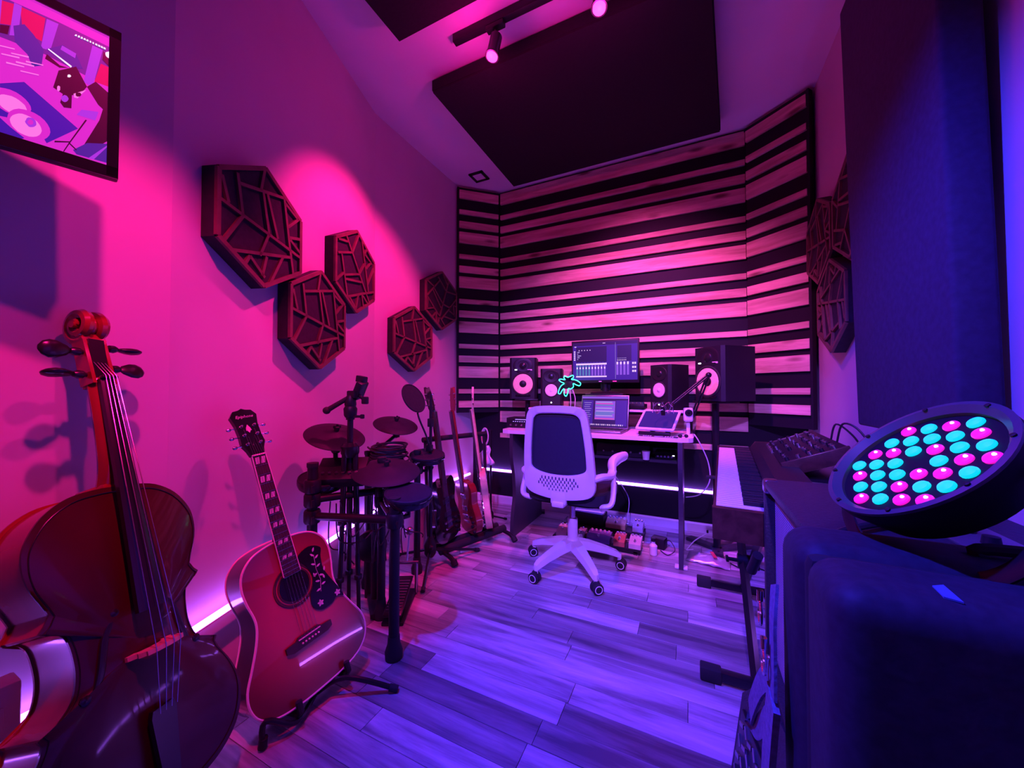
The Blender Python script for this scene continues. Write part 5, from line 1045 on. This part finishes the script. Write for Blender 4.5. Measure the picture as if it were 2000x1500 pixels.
# ------------------------------------------------------------------ pedalboard
PB = empty('pedalboard', 'black pedalboard tray on the floor under the desk', 'pedalboard', (-.60, 2.72, 0))
G().box((0, -.12, .022), (.60, .12, .03), bev=.004).box((0, .10, .05), (.60, .14, .03), bev=.004).build('tray', M['black'], PB)
for x in (-.27, .27): G().prism([(-.18, 0), (.17, 0), (.17, .05), (-.18, .02)], -.012, .012, Matrix(((0, 0, 1, x), (1, 0, 0, 0), (0, 1, 0, 0), (0, 0, 0, 1)))).build('end_rail', M['blackmetal'], PB, smooth=0)
def fx(lab, x, y, z, w, d, h, col, kn, rz=0, sw=True):
    e = empty('effects_pedal', lab, 'effects pedal', (x, y, z), R(rz), group='effects pedals on the board')
    m = mat('pedal_paint', col, .4, .2)
    G().prism([(-d / 2, 0), (d / 2, 0), (d / 2, h), (d * .05, h), (-d / 2, h * .6)], -w / 2, w / 2, Matrix(((0, 0, 1, 0), (1, 0, 0, 0), (0, 1, 0, 0), (0, 0, 0, 1)))).build('housing', m, e, smooth=0)
    for i in range(kn): G().lathe([(.008, 0), (.007, .013), (0, .014)], 12, Matrix.Translation(((i - (kn - 1) / 2) * w / (kn + .3), d * .3, h))).build('knob', M['whitegloss'] if kn > 3 else M['chrome'], e)
    if sw: G().lathe([(.010, 0), (.010, .008), (.006, .010), (.006, .018), (0, .019)], 12, Matrix.Translation((0, -d * .28, h * .74))).build('footswitch', M['chrome'], e)
    G().cyl((-w / 2 - .012, d * .15, h * .5), (-w / 2, d * .15, h * .5), .006).cyl((w / 2, d * .15, h * .5), (w / 2 + .012, d * .15, h * .5), .006).build('jack_plug', M['chrome'], e)
fx('cream effects pedal at the left end of the pedalboard', -.835, 2.60, .038, .075, .12, .05, (.7, .62, .5), 2)
fx('purple wide effects pedal with five knobs at the front of the pedalboard', -.575, 2.60, .038, .155, .12, .045, (.16, .10, .34), 5)
fx('red-brown effects pedal at the front of the pedalboard', -.435, 2.60, .038, .072, .12, .05, (.55, .16, .12), 3)
fx('white effects pedal at the right front corner of the pedalboard', -.335, 2.60, .038, .075, .12, .05, (.68, .66, .66), 3)
fx('golden effects pedal with many knobs in the rear row', -.50, 2.83, .066, .14, .11, .05, (.62, .50, .26), 5)
fx('silver small effects pedal in the rear row at the right', -.345, 2.83, .066, .07, .11, .05, (.6, .58, .6), 3)
fx('narrow grey effects pedal behind the chair post', -.70, 2.60, .038, .05, .11, .045, (.4, .38, .42), 1)
e = empty('power_brick', 'black box with a pale lid behind the pedals', 'power supply', (-.70, 2.83, .066), R(-3)); G().box((0, 0, .045), (.24, .12, .084), bev=.005).build('case', M['black'], e); G().box((0, 0, .089), (.225, .105, .006), bev=.002).build('lid', M['whitegloss'], e)
e = empty('small_bottle', 'small clear bottle standing beside the right end of the pedalboard', 'bottle', (-.225, 2.60, 0)); G().lathe([(.022, 0), (.025, .004), (.025, .06), (.012, .075), (.012, .09)], 20).build('glass', M['whitegloss'], e); G().lathe([(.014, .088), (.014, .108), (0, .11)], 16).build('cap', M['black'], e)
e = empty('power_adapter', 'black power adapter with cable on the floor beside the pedalboard', 'power supply', (-.20, 2.74, 0), R(-15)); G().box((0, 0, .035), (.09, .07, .07), bev=.006).build('case', M['black'], e); G().tube(bez([(.04, 0, .05), (.08, -.02, .07), (.12, -.05, .03), (.09, -.1, .006), (.03, -.06, .006)], 7), .003, 6).build('lead', M['cable'], e)
# ------------------------------------------------------------------ stage piano on an X stand
PM = Matrix.Translation((.24, 1.97, .622)) @ Matrix.Rotation(R(-4), 4, 'Z') @ Matrix.Rotation(R(1.3), 4, 'X')
PI_ = empty('stage_piano', 'long dark stage piano with its keys toward the chair at the right', 'piano', M=PM)
# local: y along the keys, x away from the player
M['piano'] = wood('dark_piano_wood', (.035, .014, .012), (.07, .028, .024), (9, 1.2, 9), False, .3)
L = 1.30
pp = [(-.135, 0), (.17, 0), (.17, .135), (.06, .135), (.035, .098), (-.135, .098)]
for s in (-1, 1): G().prism(pp, -.013, .013, Matrix(((1, 0, 0, 0), (0, 0, 1, s * (L / 2 - .013)), (0, 1, 0, 0), (0, 0, 0, 1)))).build('end_block', M['piano'], PI_, smooth=0)
G().box((.015, 0, .035), (.30, L - .03, .066)).build('key_bed', M['piano'], PI_, smooth=0)
G().prism([(.032, .06), (.168, .06), (.168, .134), (.06, .134), (.032, .1)], -(L / 2 - .027), L / 2 - .027, Matrix(((1, 0, 0, 0), (0, 0, 1, 0), (0, 1, 0, 0), (0, 0, 0, 1)))).build('control_panel', M['black'], PI_, smooth=0)
kw = 1.22 / 52
wk = None; bk = None
for i in range(52):
    y = .61 - kw * (i + .5)
    if wk is None: wk = G().box((0, 0, 0), (.15, kw - .0014, .022), bev=.0015, seg=1).build('white_key', M['whitegloss'], PI_, smooth=0); wk.location = (-.05, y, .082)
    else: child(wk, 'white_key', PI_, Matrix.Translation((-.05, y, .082)))
    if i < 51 and (i % 7) in (0, 2, 3, 5, 6):
        T = Matrix.Translation((-.010, .61 - kw * (i + 1), .098))
        if bk is None: bk = G().box((0, 0, 0), (.076, .0105, .018), bev=.002, seg=1).build('black_key', M['black'], PI_, smooth=0); bk.matrix_local = T
        else: child(bk, 'black_key', PI_, T)
for i in range(5): G().lathe([(.009, 0), (.008, .012), (0, .013)], 14, Matrix.Translation((.11, .5 - i * .05, .134))).build('knob', M['steel'], PI_)
KS = empty('keyboard_stand', 'black X-shaped keyboard stand under the stage piano', 'keyboard stand', (.225, 1.94, 0))
for s in (-1, 1):
    G().tube([(.0 + s * .02, s * .365, .03), (s * .02, -s * .33, .60)], .017, 4).build('cross_tube', M['blackmetal'], KS)
    ft = G().box((-.0, s * .365, .028), (.30, .034, .034), bev=.004).build('foot', M['blackmetal'], KS)
    for q in (-1, 1): G().box((q * .165, s * .365, .026), (.07, .046, .048), bev=.005).build('rubber_end', M['rubber'], ft)
    G().box((0, -s * .33, .607), (.30, .034, .014), bev=.003).build('support_arm', M['rubber'], KS)
G().cyl((-.04, 0, .315), (.04, 0, .315), .03).cyl((-.04, 0, .315), (-.075, 0, .315), .008).box((-.08, 0, .315), (.012, .05, .014), bev=.003).build('pivot_knob', M['black'], KS)
# synthesizer with many knobs leaning behind the piano
SM = Matrix.Translation((.415, 2.24, .722)) @ Matrix.Rotation(R(-4), 4, 'Z') @ Matrix.Rotation(R(-22), 4, 'Y')
SY = empty('synthesizer', 'dark synthesizer covered in knobs lying on the back of the piano', 'synthesizer', M=SM)
G().box((.09, 0, .03), (.24, .66, .05), bev=.006).build('case', M['black'], SY)
rk = random.Random(4)
for i in range(5):
    for j in range(14):
        if rk.random() < .8: G().lathe([(.0085, 0), (.0075, .015), (0, .016)], 10, Matrix.Translation((.0 + i * .042, -.30 + j * .046, .055))).build('knob', M['steel'] if (i + j) % 3 else M['black'], SY)
for s in (-1, 1): G().box((.09, s * .337, .03), (.24, .014, .06), bev=.003).build('wood_cheek', M['piano'], SY)
for P in ([(.20, -.20, .06), (.24, -.24, .13), (.27, -.28, .10), (.28, -.30, .0)], [(.20, -.10, .06), (.24, -.12, .12), (.27, -.14, .06), (.28, -.14, -.02)]): G().tube(bez(P, 6), .004, 7).build('patch_cable', M['cable'], SY)
e = empty('synth_stand', 'small black table stand carrying the synthesizer behind the piano', 'stand', (.53, 2.16, 0))
G().box((0, 0, .70), (.20, .62, .016), Matrix.Rotation(0, 4, 'Y'), bev=.003).build('table_plate', M['blackmetal'], e)
for sx in (-1, 1):
    for sy in (-1, 1): G().cyl((sx * .085, sy * .28, .0), (sx * .085, sy * .28, .70), .012).build('leg', M['blackmetal'], e)

# ------------------------------------------------------------------ low cabinet, guitar combo, case and stage light
def grille_mat():
    m = bpy.data.materials.new('perforated_grille'); m.use_nodes = True; nt = m.node_tree; b = nt.nodes['Principled BSDF']; Lk = nt.links.new
    tc = nd(nt, 'ShaderNodeTexCoord'); mp = nd(nt, 'ShaderNodeMapping'); mp.inputs['Scale'].default_value = (1, 1, 1); Lk(tc.outputs['Object'], mp.inputs[0])
    vo = nd(nt, 'ShaderNodeTexVoronoi'); vo.inputs['Scale'].default_value = 150; vo.inputs['Randomness'].default_value = 0; Lk(mp.outputs[0], vo.inputs['Vector'])
    rp = nd(nt, 'ShaderNodeValToRGB'); e = rp.color_ramp.elements; e[0].position = .32; e[1].position = .40; e[0].color = (.02, .02, .025, 1); e[1].color = (.50, .50, .55, 1)
    Lk(vo.outputs['Distance'], rp.inputs[0]); Lk(rp.outputs[0], b.inputs['Base Color']); b.inputs['Roughness'].default_value = .7
    return m
M['grille'] = grille_mat()
M['tolex'] = mat('black_tolex', (.022, .022, .03), .5, var=.3, scale=180, bump=.3)
e = empty('floor_cabinet', 'low black cabinet with a pierced front under the guitar amplifier', 'cabinet', (.315, .93, 0), R(9))
lc = [(-.185, 0), (.17, 0), (.17, .285), (-.105, .285), (-.150, .25)]
G().prism(lc, -.29, .29, Matrix(((1, 0, 0, 0), (0, 0, 1, 0), (0, 1, 0, 0), (0, 0, 0, 1)))).build('case', M['tolex'], e, smooth=0)
FPM = Matrix.Translation((-.1675, 0, .125)) @ Matrix.Rotation(R(8), 4, 'Y')
G().box((-.003, .0, 0), (.008, .52, .21), FPM, bev=.002).build('front_panel', M['blackmetal'], e)
G().box((-.008, -.262, 0), (.012, .03, .23), FPM).build('frame_strip', M['deskside'], e, smooth=0)
ps = None
for j in range(16):
    for i in range(5):
        T = FPM @ Matrix.Translation((-.009, .235 - j * .030, -.08 + i * .04 + (j % 2) * .006)) @ Matrix.Rotation(R(45 if (i + j) % 2 else -20), 4, 'X')
        if ps is None: ps = G().box((0, 0, 0), (.006, .026, .010)).build('pierced_slot', M['steel'], e, smooth=0); ps.matrix_local = T
        else: child(ps, 'pierced_slot', e, T)
e = empty('guitar_amplifier', 'guitar combo amplifier with pale grille cloth beside the stage piano', 'amplifier', (.38, 1.005, .286))
AW, AD, AH = .58, .38, .53
g = G()
for s in (-1, 1): g.box((0, s * (AW / 2 - .012), AH / 2), (AD, .024, AH), bev=.005)
g.box((0, 0, AH - .012), (AD, AW, .024), bev=.006).box((0, 0, .012), (AD, AW, .024), bev=.005).box((AD / 2 - .008, 0, AH / 2), (.012, AW - .03, AH - .03)); g.build('cabinet', M['tolex'], e)
G().box((-AD / 2 + .03, 0, AH * .5), (.012, AW - .05, AH - .05)).build('grille_cloth', M['grille'], e, smooth=0)
G().box((.06, 0, AH + .002), (.09, AW - .12, .006), bev=.002).build('control_panel', M['alu'], e)
for i in range(7): G().lathe([(.012, 0), (.010, .014), (0, .015)], 14, Matrix.Translation((.06, -.18 + i * .06, AH + .004))).build('knob', M['black'], e)
G().tube(bez([(-.02, -.10, AH), (-.02, -.09, AH + .03), (-.02, .09, AH + .03), (-.02, .10, AH)], 6), .010, 8).build('handle', M['rubber'], e)
for sy in (-1, 1):
    for z in (.018, AH - .018): G().box((-AD / 2 + .016, sy * (AW / 2 - .016), z), (.038, .038, .042), bev=.010, seg=3).build('corner_guard', M['steel'], e)
# rolling case with rounded lid, front toward the camera
e = empty('equipment_case', 'tall black rounded equipment case nearest the camera at the right', 'case', (.40, .605, 0))
M['shell'] = mat('blue_black_shell', (.022, .024, .036), .62, var=.2, scale=90, bump=.1, spec=.25)
G().box((0, .03, .447), (.56, .12, .86), bev=.035, seg=5).build('rear_shell', M['shell'], e)
G().box((0, -.028, .446), (.545, .03, .845), bev=.012, seg=2).build('rim', M['rubber'], e)
G().box((0, -.082, .446), (.55, .115, .86), bev=.030, seg=5).build('front_lid', M['shell'], e)
G().prism([(-.185, -.090), (-.174, -.083), (-.176, -.118), (-.187, -.113)], .8755, .8772).build('name_tag', mat('blue_sticker', (.10, .22, .42), .5), e, smooth=0)
for s in (-1, 1): G().lathe([(.016, 0), (.02, .004), (.02, .016), (.016, .02)], 16, Matrix.Translation((s * .2, .0, .02)) @ Matrix.Rotation(R(90), 4, 'Y')).build('wheel', M['rubber'], e)
G().tube(bez([(-.09, .03, .872), (-.085, .03, .885), (.085, .03, .885), (.09, .03, .872)], 6), .007, 8).build('carry_handle', M['rubber'], e)
# strap with metal clips hanging down the side of the case
e = empty('shoulder_strap', 'grey-blue shoulder strap with metal clips hanging beside the case', 'strap', (.108, .655, .72))
def ribbon(P, w, th, up): 
    g = G(); P = bez(P, 8); vs = []; fs = []; u = Vector(up).normalized()
    for i, p in enumerate(P):
        t = (P[min(i + 1, len(P) - 1)] - P[max(i - 1, 0)]).normalized(); b = u - t * u.dot(t); b.normalize(); n_ = t.cross(b)
        vs += [p + b * w / 2 + n_ * th, p - b * w / 2 + n_ * th, p - b * w / 2 - n_ * th, p + b * w / 2 - n_ * th]
    for i in range(len(P) - 1):
        for k in range(4): fs.append((i * 4 + k, i * 4 + (k + 1) % 4, i * 4 + 4 + (k + 1) % 4, i * 4 + 4 + k))
    fs += [(0, 1, 2, 3), tuple(range(len(vs) - 4, len(vs)))]
    return g.add([tuple(v) for v in vs], fs)
M['strap'] = mat('woven_strap', (.16, .16, .24), .85, var=.25, scale=120, bump=.4)
ribbon([(.004, .02, .06), (-.002, .0, .02), (-.004, -.01, -.03), (-.006, -.02, -.08)], .03, .002, (0, 1, 0)).build('webbing', M['strap'], e)
ribbon([(-.004, .0, -.06), (-.010, .06, -.12), (-.014, .13, -.21), (-.012, .155, -.245), (-.008, .12, -.235), (-.006, .05, -.17), (-.004, -.02, -.10)], .035, .002, (0, .6, .6)).build('shoulder_loop', M['strap'], e)
ribbon([(-.006, -.02, -.08), (-.010, .0, -.19), (-.010, .02, -.30), (-.008, .03, -.42)], .05, .004, (0, 1, 0)).build('padded_end', M['strap'], e)
for p in ((-.006, .04, .005), (-.008, .0, -.045)):
    q = Vector(p); c = G().tube([(q.x - .006, q.y + .010 * math.cos(a), q.z + .018 * math.sin(a)) for a in [2 * PI * i / 20 for i in range(20)]], .0026, 7, True); c.cyl(q + Vector((-.006, 0, .018)), q + Vector((-.006, 0, .034)), .0045); c.build('clip', M['chrome'], e)
G().cyl((-.006, .10, .07), (-.012, .13, .03), .008).build('buckle', M['black'], e)
# cable over the amplifier
e = empty('power_cable', 'thick black cable lying over the amplifier top toward the stage light', 'cable', (.30, .80, .818))
G().tube(bez([(.02, .12, .008), (-.05, .05, .008), (-.095, -.02, .008), (-.10, -.09, .012), (-.06, -.14, .02)], 8), .0065, 8).build('lead', M['cable'], e); G().cyl((.02, .12, .008), (.045, .15, .008), .010).build('plug', M['rubber'], e)
# ------------------------------------------------------------------ stage light
PMx = frm(*[Vector(v).normalized() for v in ((.467, -.848, .251), (.561, .503, .658), (-.684, -.166, .710))], (.266, .672, .978))
PE2 = empty('stage_light', 'round LED stage light glowing cyan and magenta on top of the case', 'stage light', M=PMx)
G().lathe([(.0, -.055), (.07, -.055), (.085, -.05), (.098, -.02), (.104, -.006), (.104, .004), (.099, .006), (.094, .004), (.093, -.004), (0, -.004)], 56).build('housing', mat('dark_housing', (.007, .007, .01), .6, var=.1, spec=.2), PE2, smooth=30)
G().lathe([(.090, -.004), (.104, .004), (.1045, .008), (.098, .009), (.090, .001), (.090, -.004)], 56).build('front_ring', mat('grey_ring', (.06, .07, .08), .35), PE2, smooth=30)
for k in range(8):
    a = R(45 * k + 12); G().lathe([(.003, .008), (.003, .0105), (0, .011)], 10, Matrix.Translation((.0985 * math.cos(a), .0985 * math.sin(a), 0))).build('screw', M['black'], PE2)
dL = .026
pat = {3: 'mcmc', 2: 'ccccm', 1: 'mmcmcc', 0: 'ccc.cmm', -1: 'mccmmc', -2: 'ccmcc', -3: 'mcmm'}
src = {}
for r_, row_ in pat.items():
    for i, c in enumerate(row_):
        if c == '.': continue
        T = Matrix.Translation(((i - (len(row_) - 1) / 2) * dL, r_ * dL * .866, 0))
        if c not in src:
            o = G().lathe([(.0088, -.004), (.0090, -.002), (.0078, .0), (.0045, .0012), (0, .0016)], 18).build('led_lens', M['cyan'] if c == 'c' else M['magled'], PE2); o.matrix_local = T; src[c] = o
        else: o = child(src[c], 'led_lens', PE2, T)
        if c == 'm':
            if 'h' not in src: src['h'] = G().sph((.0035, .001, .0012), .0022, 8).build('hot_spot', M['ledhot'], o)
            else: child(src['h'], 'hot_spot', o, Matrix.Identity(4))
g = G().tube(bez([(-.107, .0, -.03), (-.112, -.05, -.05), (-.07, -.10, -.075), (0, -.115, -.085), (.07, -.10, -.075), (.112, -.05, -.05), (.107, 0, -.03)], 6), .010, 6, sq=.35).build('yoke', M['blackmetal'], PE2)
for s in (-1, 1): G().cyl((s * .10, 0, -.03), (s * .122, 0, -.03), .010).build('yoke_knob', M['black'], PE2)
